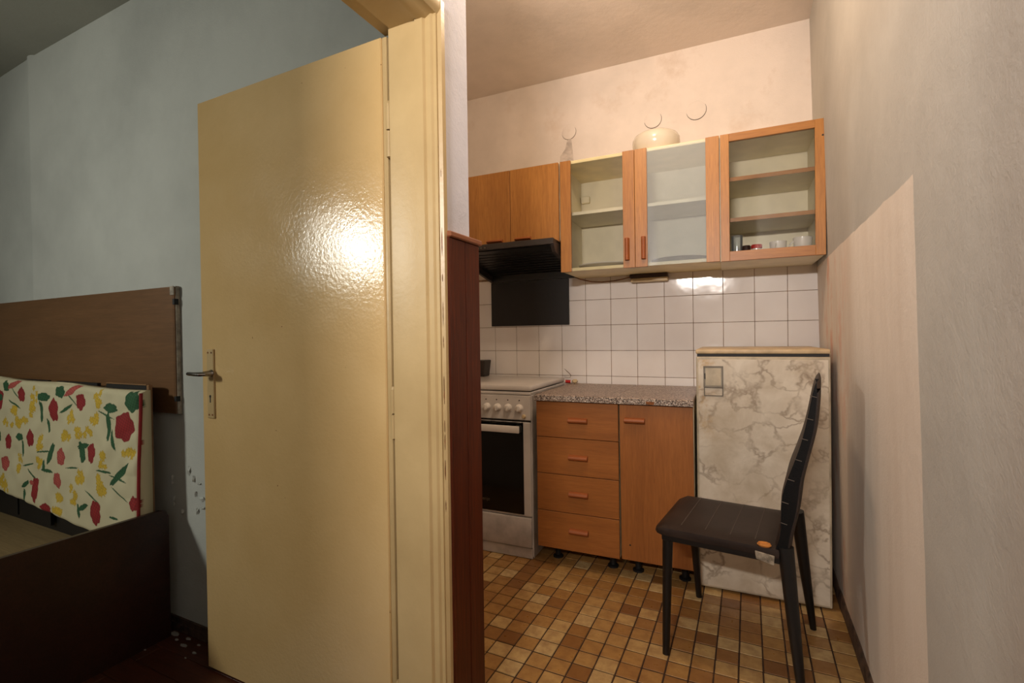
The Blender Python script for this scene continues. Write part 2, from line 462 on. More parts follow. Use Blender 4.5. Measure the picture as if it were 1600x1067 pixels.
# ------------------------------------------------------------------ room shell
fl = struct('floor', G().prism([(-2.0, 1.14), (-0.86, 1.14), (-0.86, -2.4), (0.345, -2.4), (0.345, 3.05), (-2.0, 3.0)], 'z', -0.06, -0.0025), 'grout_floor', label='brown mosaic tiled floor of the kitchen and hall')
bfl = struct('floor', G().box(-4.6, -0.86, -2.4, 1.14, -0.06, -0.0125), 'gap_black', label='dark red-brown boarded bedroom floor')
struct('ceiling', G().prism([(-2.0, 1.16), (-0.75, 1.16), (-0.75, -2.4), (0.5, -2.4), (0.5, 3.1), (-2.0, 3.0)], 'z', ZC, ZC + .08), 'ceil')
struct('ceiling', G().box(-4.6, -0.76, -2.4, 1.13, 2.52, 2.60), 'ceil_bed')

# back wall with its tiles
wb = struct('wall_back', G().box(-1.95, 0.52, D_, D_ + .10, 0, ZC), 'paint_white', True, 'cream back wall of the kitchen with a band of white tiles')
part(wb, 'grout_bed', G().box(-1.80, 0.435, D_ - .0035, D_ + .002, 0.0, 1.495), 'grout_wall')
cache = {}
for i in range(-3, 12):
    for j in range(-2, 4):
        x0 = -1.3725 + .15 * i; z0 = .883 + .15 * j
        x1 = min(x0 + .15, 0.428) if i == 11 else x0 + .15
        w = x1 - x0
        key = (round(w, 3), 3 if i % 3 else 1)
        if key not in cache:
            cache[key] = G().box(.0012, w - .0012, -.0065, 0, .0012, .1488, .0012).mesh('tile', 'wall_tile')
        if x0 < -1.62: pass
        o = bpy.data.objects.new('tile', cache[key]); COL.objects.link(o); o.parent = wb
        o.location = (x0, D_ - .001 + random.uniform(-.0004, .0004), z0)
        o.rotation_euler = (random.uniform(-.004, .004), 0, random.uniform(-.004, .004))

def xr(z): return 0.336 - 0.019 * z
g = G(); g.hexa([(xr(0), -2.4, 0), (xr(0) + .12, -2.4, 0), (xr(0) + .12, 2.92, 0), (xr(0), 2.92, 0),
                 (xr(ZC), -2.4, ZC), (xr(ZC) + .17, -2.4, ZC), (xr(ZC) + .17, 2.92, ZC), (xr(ZC), 2.92, ZC)])
struct('wall_right', g, 'paint_right', label='grey painted right-hand wall with one paler unpainted rectangle')
g = G(); n = 60
ys = [-2.4 + (2.86 + 2.4) * i / n for i in range(n + 1)]
prev = None
for y in ys:
    h = .052 + random.uniform(-.006, .008); d = .012 + random.uniform(-.002, .003)
    ring = [g.bm.verts.new(p) for p in ((xr(0) + .001, y, 0), (xr(0) - d, y, 0), (xr(0) - d + .002, y, h - .01), (xr(0) - .004, y, h), (xr(0.05) + .002, y, h))]
    if prev:
        for a in range(4): g.bm.faces.new((prev[a], prev[a + 1], ring[a + 1], ring[a]))
    prev = ring
D('skirting', plain('dirty_brown_skirting', (96, 72, 56), 0.7, var=0.25, sc=30, bump=0.4))
struct('baseboard_right', g, 'skirting')

# partition wall with the doorway (hall face x=-.69, bedroom face x=-.85)
g = G()
g.box(-0.845, -0.69, 1.041, 1.155, 0, ZC)
g.box(-0.845, -0.69, 0.14, 1.041, 1.958, ZC)
g.box(-0.85, -0.69, -2.4, 0.14, 0, ZC)
struct('wall_left', g, 'paint_strip', label='pale partition wall between the hall and the bedroom')
# bedroom far wall; beyond the light-catching bump added at x=-3.12 it turns a little
g = G()
g.prism([(-0.84, 1.12), (-3.10, 1.12), (-3.115, 1.112), (-3.13, 1.108), (-3.15, 1.110), (-3.17, 1.118), (-3.19, 1.122), (-4.6, 1.16), (-4.6, 1.22), (-0.84, 1.155)][::-1], 'z', 0, ZC)
struct('wall_far', g, 'paint_bed', label='grey-white bedroom wall behind the bed and the door')
struct('wall_bedroom_left', G().box(-4.7, -4.6, -2.4, 1.25, 0, 2.6), 'paint_bed')
struct('wall_front', G().box(-4.7, 0.6, -2.5, -2.4, 0, ZC), 'paint_bed')
struct('wall_kitchen_left', G().box(-2.05, -1.80, 1.155, 3.05, 0, ZC), 'paint_white')
g = G(); g.box(-4.6, -0.86, 1.107, 1.1195, 0, .028); g.box(-4.6, -0.86, 1.112, 1.1195, .028, .048)
struct('baseboard_far', g, 'skirting')

# wainscot planks at the end of the partition (trim_1)
tr = struct_root('trim_1', (-.68, 1.1, 0), 'dark red-brown lacquered plank cladding on the wall end')
part(tr, 'plank', G().box(-.690, -.675, 1.036, 1.108, 0, 1.375, .002), 'wainscot')
part(tr, 'plank', G().box(-.690, -.675, 1.110, 1.182, 0, 1.375, .002), 'wainscot')
part(tr, 'corner_bead', G().tube([(-.682, 1.034, 0), (-.682, 1.034, 1.375)], .0075, 8), 'wainscot')
part(tr, 'end_plank', G().box(-.80, -.690, 1.160, 1.180, 0, 1.375, .002), 'wainscot')
part(tr, 'cap_rail', G().box(-.80, -.668, 1.028, 1.190, 1.375, 1.390, .003), 'wainscot_cap')

# door frame (trim_2)
tf = struct_root('trim_2', (-.76, 1.0, 0), 'cream gloss door frame with chipped edges')
g = G()
def jambpoly(y0, s):
    # profile in (x, y): rebate on the bedroom side, bead and casing on the hall side. s=+1 for the far jamb
    f = lambda y: y0 + s * y
    return [(-.8316, f(.043)), (-.8316, f(0)), (-.826, f(-.001)), (-.747, f(0)), (-.745, f(-.005)), (-.722, f(-.005)), (-.718, f(.001)),
            (-.702, f(.001)), (-.697, f(.006)), (-.688, f(.006)), (-.688, f(.012)), (-.679, f(.016)), (-.679, f(.031)), (-.685, f(.034)), (-.692, f(.034)), (-.692, f(.043))]
g = G().prism(jambpoly(1.0, 1), 'z', 0, 1.96)
part(tf, 'jamb', g, 'frame_paint')
g = G().prism(jambpoly(0.18, -1), 'z', 0, 1.96)
part(tf, 'jamb', g, 'frame_paint')
g = G().prism([(-.870, 1.960), (-.870, 1.932), (-.826, 1.932), (-.826, 1.920), (-.745, 1.920), (-.738, 1.916), (-.715, 1.916), (-.708, 1.92), (-.700, 1.924), (-.688, 1.924), (-.684, 1.93), (-.680, 1.938), (-.680, 1.957), (-.69, 1.960)], 'y', 0.145, 1.034)
part(tf, 'head', g, 'frame_paint')
# chips where the paint has come off
g = G()
def chip(x, y, z, h, w, ax):
    n = 7; L = []; Rr = []
    for i in range(n + 1):
        t = i / n; ww = w * (math.sin(math.pi * min(max(t, .03), .97)) ** .6) * random.uniform(.45, 1.0) / 2
        L.append(-ww); Rr.append(ww)
    for i in range(n):
        za = z - h / 2 + h * i / n; zb = z - h / 2 + h * (i + 1) / n
        if ax == 'x': q = [(x, y + L[i], za), (x, y + Rr[i], za), (x, y + Rr[i + 1], zb), (x, y + L[i + 1], zb)]
        else: q = [(x + L[i], y, za), (x + Rr[i], y, za), (x + Rr[i + 1], y, zb), (x + L[i + 1], y, zb)]
        g.bm.faces.new([g.bm.verts.new(p) for p in q])
for z, h, w in ((1.57, .055, .006), (.955, .10, .007), (.72, .13, .007), (.63, .06, .006), (1.09, .05, .004), (1.02, .03, .003), (.50, .05, .003)):
    chip(-.7385 - (1.2 - z) * .0, .9955, z, h, w, 'y')
for z, h, w in ((1.36, .07, .005), (1.27, .02, .004), (1.18, .06, .004), (1.11, .03, .004), (.99, .07, .007), (.90, .03, .004), (.86, .04, .005), (.79, .05, .007), (.70, .03, .004), (1.53, .02, .003)):
    chip(-.6835, 1.012, z, h, w, 'x')
part(tf, 'paint_chip', g, 'chip', 'bare brown wood where the paint has flaked')

# door leaf (door_1), opened 91 degrees into the bedroom
dr = struct_root('door_1', (-.872, 1.02, 0), 'cream gloss-painted flush door standing open')
part(dr, 'leaf', G().box(-1.671, -.874, 1.020, 1.058, .008, 1.925, .003), 'door_paint')
part(dr, 'rebated_edge', G().box(-.875, -.858, 1.0235, 1.054, .008, 1.925, .004, 2), 'frame_paint')
for z0, z1 in ((1.60, 1.74), (.855, .985), (.09, .20)):
    g = G(); g.tube([(-.850, 1.019, z0), (-.850, 1.019, (z0 + z1) / 2 - .002)], .0072, 12); g.tube([(-.850, 1.019, (z0 + z1) / 2 + .002), (-.850, 1.019, z1)], .0072, 12)
    g.tube([(-.850, 1.019, z1), (-.850, 1.019, z1 + .008)], [.006, .003], 10)
    part(dr, 'hinge', g, 'frame_paint')
pl = part(dr, 'lock_plate', G().box(-1.638, -1.602, 1.0145, 1.0205, .862, 1.094, .002), 'frame_paint')
g = G()
for (x, z) in ((-1.630, 1.082), (-1.612, 1.082), (-1.628, .874), (-1.611, .874)): g.tube([(x, 1.0150, z), (x, 1.0135, z)], .0032, 8)
part(pl, 'screw', g, 'chip')
g = G(); g.tube([(-1.621, 1.0150, .936), (-1.621, 1.0138, .936)], .0045, 10); g.box(-1.6232, -1.6188, 1.0138, 1.0150, .915, .935)
part(pl, 'keyhole', g, 'gap_black')
g = G()
g.lathe([(.010, 0), (.013, -.004), (.010, -.010), (.008, -.030)], (-1.610, 1.015, 1.013), 16, 'y')
g.tube([(-1.600, .985, 1.013), (-1.606, .973, 1.013), (-1.625, .967, 1.013), (-1.655, .965, 1.014)], [.009, .010, .009, .008], 12, flat=.75)
part(dr, 'lever_handle', g, 'chrome', 'chrome lever handle')

# bedroom floorboards
k = 0
for i in range(27):
    y1 = 1.107 - i * .085; y0 = y1 - .0835
    for (a, b) in ((-4.6, -3.2), (-3.198, -1.55 - .4 * (i % 2)), (-1.548 - .4 * (i % 2), -.86)):
        g = G().box(a, b, y0, y1, -.014, 0, .001)
        part(bfl, 'floorboard', g, 'parquet')
        k += 1

# floor tiles: single ones where the photograph shows them, the rest joined
def visible_tile(x, y):
    if y > 2.36 or x > 0.33 or x < -1.5 or y < 1.20: return False
    if x < -0.545 * y - 0.05: return False
    px, py = x, y
    fwd = -math.sin(R(25.997)) * x + math.cos(R(25.997)) * y
    if fwd < 1.50: return False
    if x < -.84 and y > 2.24: return False
    return True
g0 = G().box(.0025, P - .0025, .0027, P - .0027, -.006, 0, .0014)
tile_me = g0.mesh('tile', 'floor_tile')
rest = G(); cnt = 0
for c in range(-20, 13):
    for r in range(-63, 11):
        x = FX + c * P; y = FY + r * P
        if x + P / 2 > 0.335: continue
        if y + P > 2.9: continue
        if x < -0.86 and y < 1.16: continue
        if x < -1.80: continue
        if x < -.70 and y < 1.15: 
            if y > 1.0 - P or y < .18: continue
        if visible_tile(x + P / 2, y + P / 2) and x + P < .34:
            o = bpy.data.objects.new('tile', tile_me); COL.objects.link(o); o.parent = fl
            o.location = (x, y, random.uniform(-.0006, .0004)); cnt += 1
            o.rotation_euler = (random.uniform(-.004, .004), random.uniform(-.004, .004), random.uniform(-.008, .008))
        else:
            rest.box(x + .0021, min(x + P, .334) - .0021, y + .0021, y + P - .0021, -.006, 0)
print('floor tiles single', cnt)
o = part(fl, 'outlying_tiles', rest, 'floor_tile'); o['kind'] = 'stuff'

# ------------------------------------------------------------------ kitchen wall cabinets
FD = 2.455   # door faces
def handle_bar(x0, x1, z, y, vertical=False, z1=None):
    g = G(); n = 8
    if vertical:
        pts = [(x0 + (x1 - x0) * (.5 - .5 * math.cos(math.pi * i / n)), y - .020 * math.sin(math.pi * i / n)) for i in range(n + 1)]
        g.prism(pts[::-1], 'z', z, z1, .0012)
    else:
        h = z1
        pts = [(y - .022 * math.sin(math.pi * i / n), z + h * (.5 - .5 * math.cos(math.pi * i / n))) for i in range(n + 1)]
        g.prism(pts, 'x', x0, x1, .0012)
    return g

# hood cabinet
hc = thing('wall_cabinet', (-1.09, 2.64, 1.63), 'short closed oak-veneer wall cabinet above the cooker hood', 'cabinet')
g = G(); t = .016
g.box(-1.372, -1.372 + t, 2.474, D_ - .002, 1.630 + t, 2.045 - t); g.box(-.812 - t, -.812, 2.474, D_ - .002, 1.630 + t, 2.045 - t)
g.box(-1.372, -.812, 2.474, D_ - .002, 1.630, 1.630 + t); g.box(-1.372, -.812, 2.474, D_ - .002, 2.045 - t, 2.045); g.box(-1.37, -.814, D_ - .008, D_ - .003, 1.64, 2.04)
part(hc, 'carcass', g, 'melamine')
for x0, x1, hx0, hx1 in ((-1.370, -1.0955, -1.235, -1.140), (-1.0925, -.8135, -1.062, -.970)):
    d = part(hc, 'door', G().box(x0, x1, FD, FD + .018, 1.622, 2.040, .001), 'veneer')
    part(d, 'handle', handle_bar(hx0, hx1, 1.646, FD, z1=.018), 'handle_wood')

# double glass cabinet
gc = thing('wall_cabinet', (-.416, 2.64, 1.463), 'double wall cabinet with two clear-glass doors between oak strips', 'cabinet')
g = G(); x0, x1, zb, zt = -.806, -.029, 1.463, 2.042
g.box(x0, x0 + t, 2.474, D_ - .002, zb + t, zt - t); g.box(x1 - t, x1, 2.474, D_ - .002, zb + t, zt - t)
g.box(x0 + t, x1 - t, D_ - .008, D_ - .003, zb + t, zt - t)
part(gc, 'carcass', g, 'melamine')
part(gc, 'top_board', G().box(x0, x1, 2.472, D_ - .002, zt - t, zt, .001), 'melamine_edge')
part(gc, 'bottom_board', G().box(x0, x1, 2.472, D_ - .002, zb, zb + t, .001), 'melamine_edge')
part(gc, 'partition', G().box(-.426, -.410, 2.478, D_ - .01, zb + t, zt - t), 'melamine')
part(gc, 'shelf', G().box(x0 + t, -.426, 2.500, D_ - .01, 1.762, 1.778), 'melamine')
part(gc, 'shelf', G().box(-.410, x1 - t, 2.500, D_ - .01, 1.762, 1.778), 'melamine')
part(gc, 'hinge_block', G().box(-.785, -.735, 2.79, 2.8165, 1.90, 1.94, .003), 'melamine')
for a, b, c_, d_, hx, mt in ((-.804, -.747, -.476, -.4185, (-.468, -.444), 'glass'), (-.4165, -.358, -.089, -.031, (-.388, -.364), 'glass_reflect_haze')):
    dd = part(gc, 'glass_door', G().box(b - .006, c_ + .006, FD + .007, FD + .011, 1.462, 2.036), mt, 'glass with a bluish-white reflection painted in as haze' if mt == 'glass_reflect_haze' else 'clear glass')
    part(dd, 'stile', G().box(a, b, FD, FD + .018, 1.458, 2.040, .001), 'veneer')
    part(dd, 'stile', G().box(c_, d_, FD, FD + .018, 1.458, 2.040, .001), 'veneer')
    part(dd, 'handle', handle_bar(hx[0], hx[1], 1.495, FD, True, 1.605), 'handle_wood')

# framed glass cabinet
fc = thing('wall_cabinet', (.18, 2.64, 1.458), 'wall cabinet with one oak-framed glass door and cups inside, next to the grey wall', 'cabinet')
g = G(); x0, x1, zb, zt = -.0286, .385, 1.458, 2.040
g.box(x0, x0 + t, 2.474, D_ - .002, zb + t, zt - t); g.box(x1 - t, x1, 2.474, D_ - .002, zb + t, zt - t)
g.box(x0, x1, 2.474, D_ - .002, zb, zb + t); g.box(x0, x1, 2.474, D_ - .002, zt - t, zt); g.box(x0 + t, x1 - t, D_ - .008, D_ - .003, zb + t, zt - t)
part(fc, 'carcass', g, 'melamine')
for z in (1.832, 1.643):
    s_ = part(fc, 'shelf', G().box(x0 + t, x1 - t, 2.500, D_ - .01, z, z + .018), 'melamine')
    part(s_, 'edging', G().box(x0 + t, x1 - t, 2.496, 2.500, z, z + .018), 'veneer_h')
    part(fc, 'shelf_pin', G().box(x1 - t - .006, x1 - t, 2.53, 2.56, z - .012, z), 'rubber')
dd = part(fc, 'glass_door', G().box(.006, .355, FD + .007, FD + .011, 1.495, 2.010), 'glass')
part(dd, 'stile', G().box(-.026, .011, FD, FD + .018, 1.456, 2.040, .001), 'veneer')
part(dd, 'stile', G().box(.350, .388, FD, FD + .018, 1.456, 2.040, .001), 'veneer')
part(dd, 'rail', G().box(.011, .350, FD, FD + .018, 2.005, 2.040, .001), 'veneer_h')
part(dd, 'rail', G().box(.011, .350, FD, FD + .018, 1.456, 1.500, .001), 'veneer_h')
part(dd, 'lock_hole', G().tube([(.379, FD + .001, 1.968), (.379, FD - .001, 1.968)], .004, 10), 'gap_black')

# crockery in the framed cabinet
zb_ = 1.458 + t + .0005
g = G().lathe([(0, 0), (.021, 0), (.022, .004), (.0255, .110), (.0262, .112), (.0235, .110), (.0205, .010), (0, .009)], (.043, 2.56, zb_), 24)
single('glass_tumbler', g, 'glass_tumbler', 'clear glass tumbler at the left inside the framed wall cabinet', 'glass', (.043, 2.56, zb_))
g = G().lathe([(0, 0), (.019, 0), (.019, .060), (.0165, .064), (0, .064)], (.083, 2.57, zb_), 20)
single('small_jar', g, 'dark_brown', 'small dark jar between the tumbler and the red lid', 'jar', (.083, 2.57, zb_))
tj = thing('small_jar', (.126, 2.56, zb_), 'pale jar with a red lid on the cabinet floor', 'jar')
part(tj, 'body', G().lathe([(0, 0), (.020, 0), (.021, .045), (0, .045)], (.126, 2.56, zb_), 20), 'porcelain')
part(tj, 'lid', G().lathe([(.023, .045), (.024, .047), (.024, .060), (.022, .063), (0, .063)], (.126, 2.56, zb_), 24), 'red', 'red screw lid')
def cup(x, y, r, h, ang, lab):
    c = thing('cup', (x, y, zb_), lab, 'cup', 'white cups in the framed cabinet')
    part(c, 'bowl', G().lathe([(0, 0), (r * .62, 0), (r * .66, .004), (r * .92, h * .45), (r, h), (r * .97, h + .001), (r * .88, h * .5), (r * .55, .008), (0, .007)], (x, y, zb_), 32), 'porcelain')
    pts = [(x + math.cos(ang) * (r * .85 + .022 * math.sin(math.pi * i / 10)), y + math.sin(ang) * (r * .85 + .022 * math.sin(math.pi * i / 10)), zb_ + h * (.85 - .62 * i / 10)) for i in range(11)]
    part(c, 'handle', G().tube(pts, .004, 8), 'porcelain')
cup(.217, 2.58, .036, .072, R(-110), 'white cup with its handle to the front, left of the pair')
cup(.315, 2.57, .039, .080, R(190), 'white cup with its handle to the left, nearest the grey wall')

# plates in the double cabinet
for cx_, lab in ((-.61, 'round pale platter leaning inside the left glass door'), (-.22, 'round glass platter with dark rim inside the right glass door')):
    g = G().lathe([(0, 0), (.06, 0), (.10, .006), (.145, .022), (.149, .024), (.146, .019), (.10, .002), (.06, -.003), (0, -.003)][::1], (cx_, 2.655, 1.463 + t + .004), 48)
    single('platter', g, 'chrome' if cx_ > -.4 else 'porcelain', lab, 'plate', (cx_, 2.655, 1.463 + t + .001))

# lamp shade on top of the cabinets
g = G().lathe([(0, .126), (.060, .125), (.092, .120), (.108, .109), (.117, .090), (.118, .062), (.110, .030), (.096, 0), (.092, 0), (.105, .030), (.113, .062), (.112, .088), (.103, .104), (.088, .114), (.04, .120), (0, .120)], (-.330, 2.60, 2.0425), 48); bmesh.ops.scale(g.bm, vec=(1, 1, .88), space=Matrix.Translation((0, 0, -2.0425)), verts=g.bm.verts)
single('lamp_shade', g, 'bulb_glass', 'shallow white glass lamp bowl lying upside down on the glass-door cabinet', 'lamp shade', (-.330, 2.60, 2.0425))

# capped holes and repair smear on the back wall
for (x, z, r_, lab) in ((-.863, 2.347, .043, 'round plastered wall cap over the hood cabinet, leftmost of three'), (-.374, 2.327, .046, 'round wall cap just above the white lamp bowl'), (-.146, 2.334, .050, 'round wall cap highest and nearest the grey wall')):
    g = G().lathe([(0, -.0045), (r_ * .9, -.0045), (r_, -.003), (r_, 0)], (x, D_ - .0002, z), 40, 'y')
    vc = part(wb, 'vent_cap', g, 'paint_white', lab)
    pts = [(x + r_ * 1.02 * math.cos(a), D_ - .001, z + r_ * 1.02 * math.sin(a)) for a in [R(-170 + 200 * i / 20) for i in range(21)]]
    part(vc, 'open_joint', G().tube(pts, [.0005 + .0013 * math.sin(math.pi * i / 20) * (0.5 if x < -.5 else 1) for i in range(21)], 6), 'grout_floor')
g = G(); vs = [g.bm.verts.new((x, D_ - .002, z)) for x, z in ((-.905, 2.06), (-.845, 2.06), (-.835, 2.15), (-.842, 2.24), (-.85, 2.31), (-.875, 2.30), (-.888, 2.25), (-.92, 2.21), (-.925, 2.13))]
g.bm.faces.new(vs)
D('smear', plain('grey_plaster_smear', (196, 182, 170), 0.9, var=0.08, sc=30, bump=0.3))
part(wb, 'plaster_smear', g, 'smear', 'grey repair plaster below the left cap')

# ------------------------------------------------------------------ hood, black sheet, cable and strip
hd = thing('cooker_hood', (-1.09, 2.6, 1.49), 'black slim cooker hood under the closed cabinet', 'cooker hood')
X0, X1 = -1.395, -.815
cheek = [(2.375, 1.612), (2.375, 1.592), (2.40, 1.560), (2.815, 1.470), (2.815, 1.612)]
g = G().prism([(2.375, 1.626), (2.375, 1.612), (2.82, 1.612), (2.82, 1.626)], 'x', X0, X1, .001)
part(hd, 'top_plate', g, 'black_metal')
part(hd, 'side_cheek', G().prism(cheek, 'x', X1 - .018, X1), 'hood_grey', 'grey-brown side panel')
part(hd, 'side_cheek', G().prism(cheek, 'x', X0, X0 + .018), 'hood_grey', 'grey-brown side panel')
part(hd, 'front_lip', G().box(X0, X1, 2.365, 2.377, 1.596, 1.628, .002), 'hood_grey', 'grey-brown front lip')
part(hd, 'back_plate', G().box(X0 + .018, X1 - .018, 2.80, 2.815, 1.470, 1.612), 'black_metal')
f_ = part(hd, 'filter', G().prism([(2.39, 1.600), (2.80, 1.520), (2.80, 1.512), (2.39, 1.592)], 'x', X0 + .02, X1 - .02), 'black_metal')
g = G()
for i in range(9):
    yy_ = 2.44 + i * .04; g.box(X0 + .05, X1 - .05, yy_, yy_ + .006, 1.592 - (yy_ - 2.39) * .195 - .003, 1.592 - (yy_ - 2.39) * .195 + .001)
part(f_, 'ribs', g, 'black_metal')
g = G()
for x in (-1.25, -1.235, -1.21): g.box(x, x + .008, 2.360, 2.366, 1.605, 1.612)
part(hd, 'switch', g, 'steel_dull')
single('heat_shield', G().box(-1.392, -.872, 2.806, 2.814, 1.190, 1.468, .001), 'black_sheet', 'black rectangular sheet fixed to the tiles below the hood', 'splash panel', (-1.13, 2.81, 1.19))
st = thing('under_cabinet_lamp', (-.40, 2.79, 1.417), 'small brown and yellowed strip lamp on the tiles under the glass cabinet', 'lamp')
part(st, 'housing', G().box(-.503, -.299, 2.765, 2.8165, 1.441, 1.462, .003), 'dark_brown')
part(st, 'diffuser', G().box(-.499, -.298, 2.772, 2.8165, 1.417, 1.441, .006, 2), 'beige_plastic', 'yellowed cover')
pts = [(-.90, 2.811, 1.500), (-.86, 2.811, 1.484), (-.80, 2.811, 1.458), (-.733, 2.811, 1.440), (-.67, 2.811, 1.434), (-.60, 2.811, 1.437), (-.55, 2.811, 1.444), (-.505, 2.80, 1.452)]
single('cable', G().tube(pts, .0028, 8), 'chip', 'thin brown cable sagging between hood and strip lamp', 'cable', (-.70, 2.811, 1.434))

# ------------------------------------------------------------------ stove
SX0, SX1, SY = -1.405, -.905, 2.250
sv = thing('stove', (-1.155, 2.50, 0), 'white freestanding stove with black oven glass and closed lid', 'stove')
part(sv, 'body', G().box(SX0, SX1, SY + .012, 2.80, .010, .826, .002), 'enamel')
part(sv, 'hob_rim', G().box(SX0, SX1, SY, 2.80, .827, .842, .003), 'enamel')
part(sv, 'lid', G().box(SX0, SX1 + .001, SY - .002, 2.80, .847, .873, .006, 2), 'enamel')
part(sv, 'lid_hinge', G().box(SX0 + .05, SX1 - .05, 2.78, 2.80, .838, .850), 'steel_dull')
cp = part(sv, 'control_panel', G().box(SX0 + .001, SX1 - .001, SY, SY + .014, .700, .824, .002), 'enamel')
for i, x in enumerate((-1.332, -1.271, -1.210, -1.149, -1.088, -1.028, -.967)):
    kb = part(cp, 'knob', G().lathe([(.0205, 0), (.0205, -.006), (.017, -.012), (.015, -.024), (.012, -.026), (0, -.026)], (x, SY, .760), 24, 'y'), 'knob')
    part(kb, 'grip', G().box(x - .0035, x + .0035, SY - .031, SY - .024, .746, .774, .002), 'knob')
g = G()
for x in (-1.332, -1.271, -1.210, -1.155, -1.094, -1.030, -.967): g.tube([(x, SY, .799), (x, SY - .0012, .799)], .0035, 8)
part(cp, 'indicator_dot', g, 'gap_black')
part(cp, 'push_button', G().lathe([(.011, 0), (.011, -.003), (.007, -.008), (0, -.008)], (-.942, SY, .719), 18, 'y'), 'beige_plastic')
part(sv, 'gap', G().box(SX0 + .004, SX1 - .004, SY + .004, SY + .015, .690, .700), 'gap_black')
od = part(sv, 'oven_door', G().box(SX0 + .002, SX1 - .004, SY, SY + .014, .214, .690, .003), 'enamel')
part(od, 'glass', G().box(SX0 + .036, SX1 - .042, SY - .003, SY + .002, .222, .688, .002), 'black_glass')
g = G().box(SX0 + .03, SX1 - .047, SY - .046, SY - .036, .640, .676, .004, 2)
part(od, 'handle', g, 'knob')
part(od, 'handle_bracket', G().box(SX1 - .078, SX1 - .047, SY - .036, SY - .002, .642, .674, .002), 'rubber')
part(od, 'handle_bracket', G().box(SX0 + .03, SX0 + .06, SY - .036, SY - .002, .642, .674, .002), 'rubber')
dw = part(sv, 'drawer_front', G().box(SX0 + .002, SX1 - .002, SY - .006, SY + .012, .058, .208, .006, 2), 'enamel_dirty')
part(sv, 'plinth', G().box(SX0 + .004, SX1 - .002, SY + .002, SY + .014, .002, .055, .002), 'enamel_dirty')
part(sv, 'side_panel', G().box(SX1 - .001, SX1 + .002, SY + .016, 2.79, .003, .822, .001), 'enamel_dirty')
for x in (SX0 + .04, SX1 - .04):
    for y in (2.3, 2.76): part(sv, 'foot', G().tube([(x, y, 0), (x, y, .012)], .015, 10), 'rubber')
def text(body, size, loc, par, mat, name, kr=KR):
    c = bpy.data.curves.new(name, 'FONT'); c.body = body; c.size = size; c.extrude = .0003; c.align_x = 'RIGHT'
    tmp = bpy.data.objects.new(name, c); COL.objects.link(tmp)
    dg = bpy.context.evaluated_depsgraph_get(); dg.update()
    me = bpy.data.meshes.new_from_object(tmp.evaluated_get(dg)); bpy.data.objects.remove(tmp)
    me.transform(Matrix.Rotation(R(90), 4, 'X')); me.transform(Matrix.Translation(Vector(loc) - Vector(ORG[par.name])))
    me.materials.clear(); me.materials.append(MAT[mat])
    o = bpy.data.objects.new(name, me); COL.objects.link(o); o.parent = par; ORG[o.name] = ORG[par.name]; return o
text('gorenje', .026, (-1.139, SY - .0034, .272), od, 'steel_dull', 'lettering')

# things on the stove and worktop
g = G().hexa([(-1.485, 2.70, .874), (-1.400, 2.70, .874), (-1.400, 2.78, .874), (-1.485, 2.78, .874), (-1.495, 2.695, .976), (-1.390, 2.695, .976), (-1.390, 2.79, .976), (-1.495, 2.79, .976)], .004)
single('small_bin', g, 'hood_grey', 'dark grey tapered tub at the back left of the stove', 'tub', (-1.44, 2.74, .874))

# ------------------------------------------------------------------ base cabinets and worktops
BD = 2.220
def legs(par, xs, ys, top):
    for x in xs:
        for y in ys:
            part(par, 'leg', G().lathe([(.026, 0), (.026, .008), (.014, .012), (.014, .075), (.022, .08), (.022, top)], (x, y, 0), 16), 'rubber')
bc = thing('base_cabinet', (-.66, 2.5, 0), 'oak-veneer base cabinet with four drawers beside the stove', 'cabinet')
g = G(); x0, x1 = -.862, -.4635
g.box(x0, x0 + t, BD + .019, 2.775, .111, .808); g.box(x1 - t, x1, BD + .019, 2.775, .111, .808); g.box(x0, x1, BD + .019, 2.775, .095, .111); g.box(x0, x1, 2.775, 2.78, .095, .808); g.box(x0 + t, x1 - t, BD + .03, BD + .1, .79, .808)
part(bc, 'carcass', g, 'melamine')
zs = [(.634, .806), (.456, .631), (.275, .453), (.094, .272)]
for i, (a, b) in enumerate(zs):
    dy = (0, 0.001, 0.0, -.001)[i]
    d = part(bc, 'drawer', G().box(-.863, -.4635, BD + dy, BD + .018 + dy, a, b, .0012), 'veneer_base_h')
    hz = (.707, .530, .355, .178)[i]
    part(d, 'handle', handle_bar(-.700, -.607, hz - .002, BD + dy, z1=.027), 'handle_wood')
    part(d, 'tray', G().box(x0 + t + .01, x1 - t - .01, BD + .018, 2.70, a + .02, b - .05), 'melamine')
legs(bc, (-.80, -.52), (2.34, 2.70), .096)
b2 = thing('base_cabinet', (-.30, 2.5, 0), 'oak-veneer base cabinet with one tall door next to the fridge', 'cabinet')
g = G(); x0, x1 = -.457, -.140
g.box(x0, x0 + t, BD + .019, 2.775, .111, .808); g.box(x1 - t, x1, BD + .019, 2.775, .111, .808); g.box(x0, x1, BD + .019, 2.775, .095, .111); g.box(x0, x1, 2.775, 2.78, .095, .808); g.box(x0 + t, x1 - t, BD + .03, BD + .1, .79, .808)
part(b2, 'carcass', g, 'melamine')
d = part(b2, 'door', G().hexa([(-.4535, BD, .097), (-.138, BD, .097), (-.138, BD + .018, .097), (-.4535, BD + .018, .097), (-.4575, BD, .806), (-.142, BD, .806), (-.142, BD + .018, .806), (-.4575, BD + .018, .806)], .0012), 'veneer_base')
part(d, 'handle', handle_bar(-.434, -.343, .721, BD, z1=.027), 'handle_wood')
part(d, 'screw_hole', G().tube([(-.415, BD + .001, .167), (-.415, BD - .0012, .167)], .004, 10), 'gap_black')
legs(b2, (-.40, -.19), (2.34, 2.70), .096)
